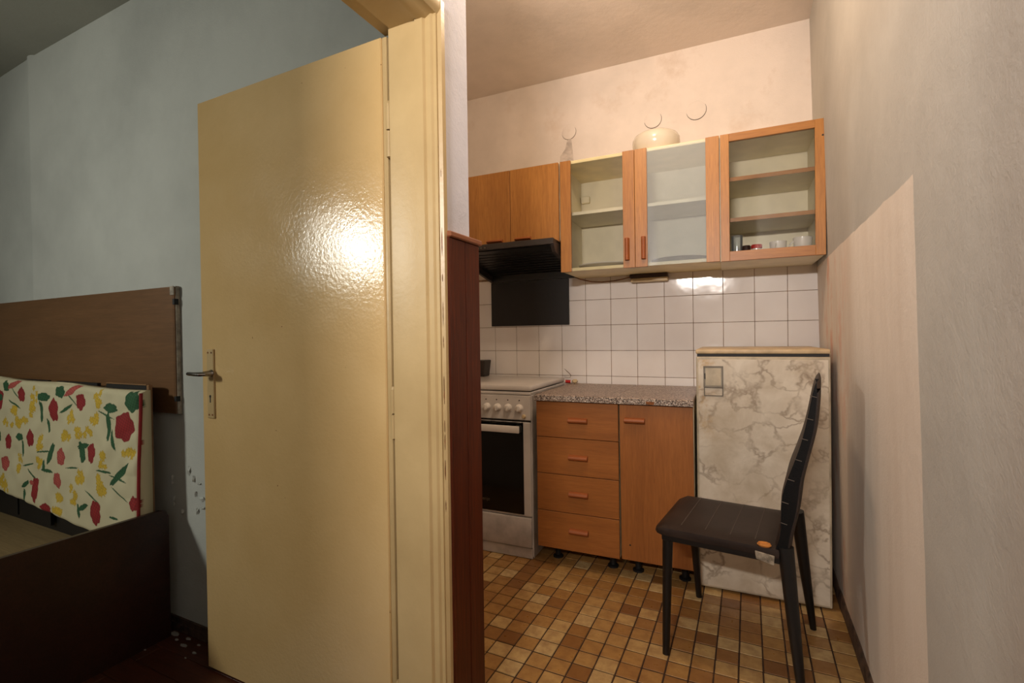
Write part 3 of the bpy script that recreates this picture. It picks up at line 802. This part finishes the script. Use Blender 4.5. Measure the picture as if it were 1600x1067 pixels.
for a, b, lab in ((-.868, -.4775, 'speckled brown-grey worktop section over the drawers'), (-.4765, -.138, 'speckled brown-grey worktop section over the tall door, chipped edge')):
    w_ = thing('worktop', ((a + b) / 2, 2.5, .809), lab, 'worktop', 'worktop sections over the base cabinets')
    part(w_, 'slab', G().box(a, b, 2.203, 2.806, .809, .839, .003), 'worktop')
    part(w_, 'front_edge', G().box(a, b, 2.1995, 2.2035, .810, .837, .0015), 'worktop_edge')
    if a > -.5: part(w_, 'edge_chip', G().box(-.335, -.300, 2.1985, 2.200, .812, .826, .0005), 'chip', 'bare spot on the front edge')
# bits by the stove on the worktop
g = G().tube([(-.885, 2.775, .862), (-.845, 2.775, .862)], .010, 12)
tb = thing('paint_tube', (-.86, 2.775, .8395), 'little white and red tube by the stove on the worktop', 'tube')
part(tb, 'body', G().tube([(-.895, 2.775, .850), (-.850, 2.775, .850)], .0095, 14), 'porcelain')
part(tb, 'stripe', G().tube([(-.888, 2.775, .850), (-.856, 2.775, .850)], .0098, 14, False), 'red', 'red band')
g = G().tube([(-.845, 2.770, .8495), (-.838, 2.770, .853), (-.822, 2.770, .853), (-.818, 2.770, .850)], [.006, .013, .013, .009], 16)
single('bottle_cap', g, 'beige_plastic', 'small cream plastic cap lying against the wall tiles', 'cap', (-.83, 2.77, .8395))
g = G().tube([(-.900, 2.790, .925), (-.885, 2.785, .913), (-.868, 2.782, .900), (-.858, 2.780, .888), (-.862, 2.780, .8745), (-.90, 2.780, .876)], [.002, .006, .005, .006, .003, .002], 8, flat=.4)
single('ribbon', g, 'tape', 'twisted scrap of cream tape behind the stove corner', 'scrap', (-.88, 2.785, .873))

# ------------------------------------------------------------------ fridge
FY0 = 2.285
fr = thing('fridge', (.122, 2.52, 0), 'old undercounter fridge with a marble-patterned door', 'fridge')
part(fr, 'body', G().box(-.128, .371, FY0 + .035, 2.795, .012, 1.030, .004), 'fridge_frame')
part(fr, 'top', G().box(-.132, .374, FY0 + .002, 2.80, 1.034, 1.054, .006, 2), 'fridge_top')
part(fr, 'gap', G().box(-.126, .370, FY0 + .004, FY0 + .04, 1.023, 1.034), 'gap_black')
dd = part(fr, 'door', G().box(-.130, .3735, FY0, FY0 + .034, .010, 1.022, .003), 'fridge_frame')
part(dd, 'marble_panel', G().box(-.121, .365, FY0 - .0025, FY0 + .001, .020, 1.010, .0005), 'marble')
def ring(par, name, x0, x1, z0, z1, w, y0, y1, mat):
    g = G(); g.box(x0, x1, y0, y1, z1 - w, z1, .0006); g.box(x0, x1, y0, y1, z0, z0 + w, .0006); g.box(x0, x0 + w, y0, y1, z0 + w, z1 - w, .0006); g.box(x1 - w, x1, y0, y1, z0 + w, z1 - w, .0006)
    return part(par, name, g, mat)
hs = ring(dd, 'latch_frame', -.100, -.021, .888, .982, .006, FY0 - .008, FY0 - .002, 'steel_dull')
ring(dd, 'latch_frame', -.099, -.021, .851, .890, .004, FY0 - .006, FY0 - .002, 'steel_dull')
part(dd, 'latch_plate', G().box(-.092, -.029, FY0 - .006, FY0 - .0022, .896, .974, .001), 'fridge_frame')
g = G().box(-.0965, -.0925, FY0 - .0085, FY0 - .006, .925, .950)
part(dd, 'latch_slot', g, 'gap_black')
for x in (-.10, .34):
    for y in (2.35, 2.75): part(fr, 'foot', G().tube([(x, y, 0), (x, y, .014)], .018, 12), 'rubber')

# ------------------------------------------------------------------ chair
CH = bpy.data.objects.new('chair', None); COL.objects.link(CH); CH.location = (-.079, 1.912, 0); CH.rotation_euler = (0, 0, -.1153)
ORG[CH.name] = (0, 0, 0)
tag(CH, 'dark high-backed leatherette chair with black tube legs and torn seat corner', 'chair')
# seat cushion, slightly domed
g = G(); nx, ny = 14, 14
grid = []
for i in range(nx + 1):
    row = []
    for j in range(ny + 1):
        x = -.205 + .385 * i / nx; y = -.195 + .39 * j / ny
        e = min(i, nx - i) / (nx / 2); f = min(j, ny - j) / (ny / 2)
        z = .450 + .010 * (1 - (1 - min(e * 3, 1)) ** 2) * (1 - (1 - min(f * 3, 1)) ** 2) + .012 * max(0, (i / nx - .75)) * 0
        if i == 0: z -= .010
        # corner rounding
        rx = max(0, 0.035 - (x + .205)); ry = max(0, .035 - (.195 - abs(y)))
        if rx > 0 and ry > 0:
            d = math.hypot(rx, ry)
            if d > .035: s_ = .035 / d; x = -.205 + .035 - rx * s_; y = math.copysign(.195 - .035 + ry * s_, y)
        row.append(g.bm.verts.new((x, y, z)))
    grid.append(row)
for i in range(nx):
    for j in range(ny): g.bm.faces.new((grid[i][j], grid[i + 1][j], grid[i + 1][j + 1], grid[i][j + 1]))
border = [grid[i][0] for i in range(nx + 1)] + [grid[nx][j] for j in range(1, ny + 1)] + [grid[i][ny] for i in range(nx - 1, -1, -1)] + [grid[0][j] for j in range(ny - 1, 0, -1)]
r1 = [g.bm.verts.new((v.co.x * 1.015, v.co.y * 1.012, v.co.z - .012)) for v in border]
r2 = [g.bm.verts.new((v.co.x * 1.005, v.co.y * 1.005, .424)) for v in border]
nb = len(border)
for i in range(nb):
    j = (i + 1) % nb
    g.bm.faces.new((border[i], r1[i], r1[j], border[j])); g.bm.faces.new((r1[i], r2[i], r2[j], r1[j]))
g.bm.faces.new(r2)
seat = part(CH, 'seat', g, 'leather', 'dark brown padded seat with cross stitching', 60)
for x in (-.119, -.040, .038, .112):
    part(seat, 'stitching', G().tube([(x, -.165, .4593), (x, -.08, .4600), (x, .08, .4600), (x, .165, .4593)], .0014, 6), 'stitch')
g = G().box(-.175, .20, -.192, -.172, .405, .425, .002).box(-.175, .20, .172, .192, .405, .425, .002).box(-.18, -.16, -.19, .19, .405, .425, .002).box(.17, .19, -.19, .19, .405, .425, .002)
part(CH, 'seat_frame', g, 'black_tube')
for (bx, by, tx, ty, r0, r1_) in ((-.172, -.178, -.163, -.172, .012, .018), (-.153, .270, -.160, .182, .012, .018)):
    part(CH, 'leg', G().tube([(bx, by, 0), (tx, ty, .42)], [r0, r1_], 14), 'black_tube')
for (bx, by, tx, ty) in ((.242, -.208, .198, -.180), (.262, .252, .215, .185)):
    part(CH, 'leg', G().tube([(bx, by, 0), ((bx + tx) / 2, (by + ty) / 2, .22), (tx, ty, .46)], [.011, .018, .023], 14), 'black_tube')
# backrest
def dense(p, n=4):
    out = []
    for i in range(len(p) - 1):
        p0 = p[max(i - 1, 0)]; p1 = p[i]; p2 = p[i + 1]; p3 = p[min(i + 2, len(p) - 1)]
        for k_ in range(n):
            t_ = k_ / n
            out.append(tuple(.5 * ((2 * b) + (-a + c_) * t_ + (2 * a - 5 * b + 4 * c_ - d_) * t_ ** 2 + (-a + 3 * b - 3 * c_ + d_) * t_ ** 3) for a, b, c_, d_ in zip(p0, p1, p2, p3)))
    return out + [p[-1]]
frp = [(.170, .452), (.184, .50), (.185, .57), (.187, .609), (.198, .651), (.216, .702), (.236, .773), (.250, .832), (.260, .890), (.268, .939), (.277, .970), (.290, .985)]
bkp = [(.215, .452), (.221, .508), (.236, .57), (.243, .620), (.251, .697), (.266, .757), (.282, .835), (.290, .893), (.292, .940), (.294, .962), (.293, .978), (.290, .985)]
frp = [(.168, .452), (.181, .50), (.184, .57), (.188, .62), (.199, .665), (.216, .715), (.235, .775), (.249, .832), (.260, .890), (.269, .939), (.278, .970), (.288, .985)]
bkp = [(.214, .452), (.221, .50), (.236, .57), (.243, .62), (.249, .67), (.262, .73), (.275, .785), (.285, .835), (.291, .890), (.294, .940), (.293, .972), (.288, .985)]
frp = dense(frp); bkp = dense(bkp)
g = G(); secs = []
for j in range(9):
    y = -.192 + .384 * j / 8; tt = abs(j - 4) / 4
    ins = .010 if j in (0, 8) else 0.0
    drop = .030 * tt ** 4
    ringv = []
    for (x, z) in frp: ringv.append(g.bm.verts.new((x + ins * .6, y, z - drop * max(0, (z - .9)) / .085)))
    for (x, z) in bkp[-2::-1]: ringv.append(g.bm.verts.new((x - ins * .6, y, z - drop * max(0, (z - .9)) / .085)))
    secs.append(ringv)
for a, b in zip(secs, secs[1:]):
    for i in range(len(a)):
        j = (i + 1) % len(a); g.bm.faces.new((a[i], a[j], b[j], b[i]))
g.bm.faces.new(secs[0]); g.bm.faces.new(secs[-1][::-1])
bk = part(CH, 'backrest', g, 'leather', smooth=50)
g = G()
for i in range(len(frp) - 2):
    q = [(frp[i][0] + .004, -.1925, frp[i][1]), (bkp[i][0] - .010, -.1925, bkp[i][1]), (bkp[i + 1][0] - .010, -.1925, bkp[i + 1][1]), (frp[i + 1][0] + .004, -.1925, frp[i + 1][1])]
    g.hexa([(p[0], p[1], p[2]) for p in (q[0], q[1])] + [(q[1][0], -.190, q[1][2]), (q[0][0], -.190, q[0][2])] + [q[3], q[2], (q[2][0], -.190, q[2][2]), (q[3][0], -.190, q[3][2])])
part(bk, 'side_piping', g, 'leather_black', 'black edge strip')
g = G()
for z, x in ((.930, .272), (.862, .262), (.800, .248), (.735, .232), (.672, .212), (.600, .196), (.535, .192)):
    g.tube([(x - .006, -.1940, z + .002), (x + .012, -.1940, z - .002)], .0012, 6)
part(bk, 'stitching', g, 'stitch')
g = G().lathe([(0, 0), (.015, 0), (.019, .005), (.016, .010), (.006, .007), (0, .006)], (.140, -.186, .451), 16, 'z', 1.1, .8)
part(seat, 'exposed_foam', g, 'foam', 'orange foam showing through the torn corner')
g = G().hexa([(.118, -.2045, .413), (.168, -.2045, .402), (.168, -.2005, .402), (.118, -.2005, .413), (.115, -.2045, .438), (.170, -.2045, .432), (.170, -.1985, .432), (.115, -.1985, .438)], .0015)
part(seat, 'tape_patch', g, 'tape', 'pale tape hanging off the torn edge')

# ------------------------------------------------------------------ bed, headboard, mattress
hb = thing('headboard', (-2.7, 1.09, .85), 'long brown melamine board fixed to the bedroom wall', 'headboard', k=False)
part(hb, 'board', G().box(-3.55, -1.971, 1.098, 1.115, .845, 1.331, .001), 'headboard')
part(hb, 'edge_strip', G().box(-1.971, -1.9645, 1.0985, 1.1145, .845, 1.331, .001), 'headboard')
D('wall_fix', plain('white_metal_bracket', (176, 164, 146), 0.5, var=0.15, sc=40))
part(hb, 'mounting_strip', G().box(-1.9645, -1.961, 1.103, 1.1185, .843, 1.333, .001), 'wall_fix', 'pale edge with chipped filler')
part(hb, 'bracket', G().box(-1.985, -1.9605, 1.094, 1.0985, 1.298, 1.333, .002), 'wall_fix')
g = G()
for z0, z1 in ((1.262, 1.284), (.892, .912)): g.box(-1.972, -1.9600, 1.0965, 1.112, z0, z1)
part(hb, 'slot', g, 'gap_black')

bd = thing('bed_base', (-2.9, .64, 0), 'dark mahogany storage bed base against the bedroom wall', 'bed', k=False)
g = G()
g.prism([(.15, 0.0), (1.076, 0.0), (1.076, .460), (1.068, .480), (1.050, .487), (.15, .491)], 'x', -2.003, -1.985, .001)
part(bd, 'end_board', g, 'bed_dark')
part(bd, 'end_board', G().box(-4.0, -3.978, .15, 1.085, 0, .485, .001), 'bed_dark')
part(bd, 'front_board', G().box(-3.978, -2.003, .15, .172, 0, .485, .001), 'bed_dark')
part(bd, 'back_board', G().box(-3.978, -2.003, 1.062, 1.078, 0, .40, .001), 'black_board')
part(bd, 'base_panel', G().box(-3.978, -2.003, .172, 1.062, .255, .270), 'plywood', 'bare plywood base inside')
g = G()
for (y, z) in ((1.07, .395), (1.07, .30), (1.072, .17), (1.04, .17), (1.06, .455), (1.0, .25)): g.tube([(-1.9855, y - .012, z), (-1.984, y - .012, z)], .003, 8)
part(bd, 'screw_cap', g, 'hood_grey')
fm = part(bd, 'raised_frame', G().box(-2.050, -2.034, 1.041, 1.055, .300, .958, .002), 'frame_edge', 'pale edged frame standing upright behind the mattress')
for a, b in ((-3.92, -3.50), (-3.46, -3.16), (-3.14, -2.83), (-2.745, -2.405), (-2.335, -2.051)):
    part(fm, 'slat', G().box(a, b, 1.041, 1.055, .300, .955, .001), 'black_board')
part(fm, 'top_lath', G().box(-2.335, -2.051, 1.041, 1.055, .956, .960), 'frame_edge')

# mattress with a printed cover
MX0, MX1, MZ0, MZ1 = -3.90, -2.010, .360, .938
NX, NZ = 820, 230
xs = np.linspace(MX0, MX1, NX + 1); zs_ = np.linspace(0, 1, NZ + 1)
XX, TT = np.meshgrid(xs, zs_, indexing='ij')
zbot = .372 - (XX + 2.4) * .075
ZZ = zbot + (MZ1 - (XX + 2.0) * .018 + .003 * np.sin(XX * 9) - zbot) * TT
DX = np.minimum(XX - MX0, MX1 - XX); DZ = np.minimum((ZZ - zbot), (MZ1 - (XX + 2.0) * .018 - ZZ))
DD_ = np.clip(np.minimum(DX, DZ), 0, None); rr = .022
edge = np.where(DD_ < rr, rr - np.sqrt(np.clip(rr * rr - (rr - DD_) ** 2, 0, None)), 0)
rng = np.random.RandomState(3)
puff = np.zeros_like(XX)
for _ in range(26):
    a, b, ph = rng.uniform(8, 70), rng.uniform(8, 70), rng.uniform(0, 6.28)
    puff += 1.5 * np.sin(XX * a * rng.choice([-1, 1]) + ZZ * b + ph) / (a + b) * .035
crease = .006 * np.abs(np.sin((ZZ + .05 * np.sin(XX * 7)) * 38)) * np.clip((XX + 2.2) * 6, 0, 1)
YY = 1.000 + (1 - TT) * -.022 + edge - puff * .7 - crease * .6
# piping groove near the right end
verts = np.stack([XX, YY, ZZ], -1).reshape(-1, 3)
idx = np.arange((NX + 1) * (NZ + 1)).reshape(NX + 1, NZ + 1)
faces = np.stack([idx[:-1, :-1], idx[1:, :-1], idx[1:, 1:], idx[:-1, 1:]], -1).reshape(-1, 4)
# painted pattern
colr = np.zeros(XX.shape + (3,)); CR = np.array(lin((206, 196, 160))[:3]); colr[:] = CR
MOTIF = [('y', -2.603, 0.9, 0.0362, 0.0584, 0), ('y', -2.116, 0.912, 0.0288, 0.0391, 0), ('y', -2.14, 0.837, 0.0291, 0.035, 0), ('y', -2.798, 0.79, 0.1, 0.0255, 0), ('y', -2.709, 0.801, 0.0646, 0.025, 0), ('y', -2.34, 0.769, 0.0637, 0.023, 0), ('y', -2.214, 0.788, 0.0684, 0.0268, 0), ('y', -2.3, 0.841, 0.0315, 0.025, 0), ('y', -2.55, 0.725, 0.0203, 0.0338, 0), ('y', -2.075, 0.699, 0.0282, 0.0432, 0), ('y', -2.718, 0.631, 0.0327, 0.0452, 0), ('y', -2.554, 0.642, 0.0304, 0.0291, 0), ('y', -2.23, 0.617, 0.0348, 0.027, 0), ('y', -2.095, 0.615, 0.0326, 0.0348, 0), ('y', -2.869, 0.533, 0.0521, 0.0312, 0), ('y', -1.911, 0.74, 0.0442, 0.0124, 0), ('y', -1.814, 0.717, 0.0281, 0.0202, 0), ('y', -2.277, 0.553, 0.0356, 0.0455, -0.5), ('y', -2.08, 0.596, 0.0283, 0.026, 0), ('y', -2.388, 0.524, 0.0282, 0.0187, 0), ('y', -2.847, 0.51, 0.046, 0.0207, 0), ('y', -2.39, 0.478, 0.0376, 0.0117, 0), ('y', -2.784, 0.842, 0.0202, 0.0254, 0), ('y', -2.626, 0.865, 0.0314, 0.0441, 0), ('y', -1.816, 0.657, 0.0177, 0.0202, 0), ('g', -2.871, 0.941, 0.0349, 0.0232, 0), ('g', -2.526, 0.908, 0.0448, 0.0168, 0), ('g', -2.398, 0.932, 0.0376, 0.0232, 0), ('g', -1.889, 0.918, 0.0437, 0.0348, 0), ('g', -2.028, 0.889, 0.0469, 0.017, 0), ('g', -2.539, 0.85, 0.0161, 0.0433, 0.25), ('g', -2.481, 0.797, 0.0098, 0.0285, 0.3), ('g', -2.042, 0.826, 0.0143, 0.0555, 0), ('g', -2.009, 0.778, 0.0102, 0.0381, 0.35), ('g', -2.457, 0.69, 0.0214, 0.045, -0.5), ('g', -2.723, 0.735, 0.0328, 0.0151, 0), ('g', -2.687, 0.693, 0.0086, 0.0349, 0.3), ('g', -2.226, 0.716, 0.0192, 0.0403, 0.4), ('g', -1.967, 0.66, 0.0753, 0.0135, 0.6), ('g', -2.216, 0.739, 0.0431, 0.0098, 0.2), ('g', -2.509, 0.637, 0.012, 0.024, 0.3), ('g', -2.2, 0.518, 0.0385, 0.0098, 0.4), ('g', -2.235, 0.5, 0.0105, 0.0271, 0.4), ('g', -2.663, 0.547, 0.0319, 0.009, 0.5), ('g', -2.676, 0.496, 0.0129, 0.03, 0), ('g', -1.808, 0.589, 0.0211, 0.0121, 0), ('g', -1.992, 0.509, 0.0309, 0.0042, 0), ('g', -1.962, 0.594, 0.0604, 0.003, -0.3), ('g', -2.139, 0.562, 0.0497, 0.0031, -0.4), ('g', -2.918, 0.725, 0.019, 0.0262, 0), ('g', -2.345, 0.87, 0.0458, 0.0064, 0.4), ('g', -2.783, 0.867, 0.0557, 0.0041, -0.3), ('g', -2.603, 0.584, 0.0516, 0.0039, -0.6), ('g', -2.48, 0.621, 0.0488, 0.0067, 0), ('g', -2.069, 0.661, 0.048, 0.0043, 0), ('g', -1.818, 0.902, 0.0351, 0.0032, 0.1), ('g', -2.306, 0.908, 0.0449, 0.003, -0.6), ('g', -2.78, 0.916, 0.0446, 0.003, -0.6), ('g', -2.061, 0.863, 0.0556, 0.0034, -0.2), ('g', -2.516, 0.692, 0.0496, 0.0034, 0.1), ('g', -1.975, 0.646, 0.0608, 0.003, -0.1), ('g', -2.643, 0.628, 0.0421, 0.0035, 0.2), ('g', -2.291, 0.651, 0.0447, 0.0032, 0.1), ('r', -2.72, 0.91, 0.0381, 0.03, 0), ('r', -2.439, 0.86, 0.0403, 0.0446, 0.35), ('r', -2.24, 0.9, 0.0392, 0.0313, 0), ('r', -1.937, 0.829, 0.0668, 0.0498, 0.3), ('r', -2.922, 0.876, 0.0332, 0.0444, 0), ('r', -2.627, 0.738, 0.0366, 0.0344, 0), ('r', -2.831, 0.706, 0.0343, 0.0308, 0), ('r', -2.153, 0.718, 0.0351, 0.0352, 0), ('r', -1.829, 0.784, 0.0248, 0.0242, 0), ('r', -2.58, 0.533, 0.0359, 0.0488, 0), ('r', -2.116, 0.508, 0.037, 0.0438, 0), ('r', -1.87, 0.575, 0.0254, 0.0246, 0), ('r', -2.487, 0.473, 0.0393, 0.0192, 0), ('p', -2.372, 0.686, 0.028, 0.0325, 0), ('p', -2.854, 0.612, 0.0324, 0.031, 0), ('p', -2.395, 0.593, 0.0283, 0.0304, 0), ('p', -2.79, 0.951, 0.0614, 0.0127, 0.3), ('p', -2.295, 0.947, 0.0711, 0.0145, 0.4), ('p', -2.615, 0.558, 0.0157, 0.0098, 0)]
def ell(cx, cz, rx, rz, ang, wob=.18, seed=0):
    dx = XX - cx; dz = ZZ - cz; c_, s_ = math.cos(ang), math.sin(ang)
    u_ = (dx * c_ + dz * s_) / rx; v_ = (-dx * s_ + dz * c_) / rz
    th = np.arctan2(v_, u_)
    return np.hypot(u_, v_) - wob * (np.sin(th * 5 + seed) + .6 * np.sin(th * 9 + seed * 2.1))
jit = np.sin(XX * 310 + ZZ * 170) * np.sin(ZZ * 400 - XX * 120)
for rep in (0.0, -.92):
    for n_, (kind, cx_, cz_, rx_, rz_, ang_) in enumerate(MOTIF):
        KS_ = 1.088; cz_ = 1.12 + (cz_ - 1.12) * KS_; rx_ *= KS_; rz_ *= KS_
        cx2 = cx_ * KS_ + rep * KS_
        if rep and cx2 > -3.2: continue
        if kind == 'y':
            e = np.full(XX.shape, 9.0)
            for q_ in range(11):
                aa = rng.uniform(0, 6.28); rr_ = rng.uniform(0, 1) ** .6
                e = np.minimum(e, ell(cx2 + rx_ * .85 * rr_ * math.cos(aa), cz_ + rz_ * .85 * rr_ * math.sin(aa), rng.uniform(.008, .014), rng.uniform(.009, .016), rng.uniform(0, 3), .2, q_))
        else: e = ell(cx2, cz_, rx_ * (.9 if kind == 'r' else 1), rz_, ang_, .07, n_)
        msk = e < 1
        cc = {'r': (150, 36, 36), 'p': (184, 84, 74), 'y': (198, 164, 50), 'g': (44, 90, 54), 's': (62, 106, 62)}[kind]
        cc = np.array(lin(cc)[:3])
        sh = (1 + .28 * jit - .22 * np.clip(e, 0, 1))[..., None]
        if kind == 'y':
            sh = (1 + .12 * jit + .25 * (.6 - np.clip(e, 0, 1)))[..., None]
        colr = np.where(msk[..., None], np.clip(cc * sh, 0, 1), colr)
nv = len(verts)
colr[-1] = CR; colr[0] = CR; colr[:, -1] = CR
# back shell
bx = [(MX0, .0), (MX1, 0)]
yb = 1.0385
ring_idx = np.concatenate([idx[:, 0], idx[-1, 1:], idx[-2::-1, -1], idx[0, -2:0:-1]])
rv = verts[ring_idx].copy(); rv[:, 1] = yb; rv[:, 0] -= .006
verts2 = np.vstack([verts, rv]); nr = len(ring_idx)
F2 = [tuple(f) for f in faces]
for i in range(nr):
    j = (i + 1) % nr; F2.append((int(ring_idx[i]), nv + i, nv + j, int(ring_idx[j])))
F2.append(tuple(nv + i for i in range(nr))[::-1])
me = bpy.data.meshes.new('cover')
base_m = np.array((-2.9, .97, .41))
me.from_pydata((verts2 - base_m).tolist(), [], [tuple(int(q) for q in f) for f in F2])
ca = me.color_attributes.new('print', 'FLOAT_COLOR', 'POINT')
allc = np.ones((len(verts2), 4)); allc[:nv, :3] = colr.reshape(-1, 3); allc[nv:, :3] = CR
ca.data.foreach_set('color', allc.astype(np.float32).ravel())
for p_ in me.polygons: p_.use_smooth = True
me.materials.append(MAT['floral'])
mt = bpy.data.objects.new('mattress', None); COL.objects.link(mt); mt.location = base_m; ORG[mt.name] = tuple(base_m)
tag(mt, 'cream mattress with red and yellow tulip print standing on edge in the bed base', 'mattress')
cv = bpy.data.objects.new('cover', me); COL.objects.link(cv); cv.parent = mt
g = G(); pts = []
for t_ in np.linspace(0.0, 1, 40):
    z = .352 + t_ * (.932 - .352)
    pts.append((-2.013 + .002 * math.sin(t_ * 9), 1.000 - .022 * (1 - t_) + .004, z))
part(mt, 'piping', G().tube(pts, .0055, 8), 'piping', 'red piping along the right end')

for o in bpy.data.objects:
    if o.name.split('.')[0] in ('screw_cap', 'indicator_dot', 'ribs', 'switch', 'slot', 'paint_chip', 'screw', 'stitching') and o.parent is not None:
        o['kind'] = 'stuff'
# ------------------------------------------------------------------ crumbs, flaking plaster
FLL = ['largest flake of fallen plaster, at the foot of the dark bed end', 'small flake of plaster just right of the largest one', 'elongated plaster flake midway between bed and open door', 'plaster flake close to the lower corner of the open door', 'plaster flake touching the bedroom skirting behind the elongated one', 'tiny plaster crumb by the skirting near the door', 'tiny plaster crumb lying alone in front of the bed end', 'tiny plaster crumb nearest to the viewer beside the door']
for fi, (x, y, s_) in enumerate(((-1.985, 1.088, .022), (-1.94, 1.070, .010), (-1.88, 1.060, .016), (-1.80, 1.050, .010), (-1.905, 1.092, .012), (-1.83, 1.085, .008), (-1.985, .985, .006), (-1.80, 1.020, .005))):
    g = G(); n = 7; a0 = random.uniform(0, 6)
    pts = [(x + s_ * 1.3 * random.uniform(.5, 1) * math.cos(a0 + 2 * math.pi * i / n), y + s_ * .6 * random.uniform(.5, 1) * math.sin(a0 + 2 * math.pi * i / n)) for i in range(n)]
    g.prism(pts, 'z', .0005, .0035)
    single('plaster_flake', g, 'plaster_flake', FLL[fi], 'plaster flake', (x, y, 0.0005), 'plaster flakes on the bedroom floor', k=False)
wf = [o for o in bpy.data.objects if o.name == 'wall_far'][0]
for (x, z, w, h) in ((-1.925, .63, .014, .045), (-1.895, .60, .010, .035), (-1.862, .585, .012, .012), (-1.85, .53, .034, .020), (-1.885, .545, .012, .03), (-1.84, .495, .02, .012), (-2.02, .50, .010, .05), (-1.97, .46, .014, .03), (-1.875, .48, .010, .03), (-2.03, .58, .006, .04)):
    g = G(); n = 9; w *= .7; h *= .75
    c0 = g.bm.verts.new((x, 1.113, z)); a0 = random.uniform(0, 6)
    rg = [g.bm.verts.new((x + w * random.uniform(.5, 1.1) * math.cos(a0 + 2 * math.pi * i / n), 1.1195 - (.006 if i % 3 == 0 else 0), z + h * random.uniform(.5, 1.1) * math.sin(a0 + 2 * math.pi * i / n) / 1.5)) for i in range(n)]
    for i in range(n): g.bm.faces.new((c0, rg[i], rg[(i + 1) % n]))
    part(wf, 'peeling_paint', g, 'paint_bed')
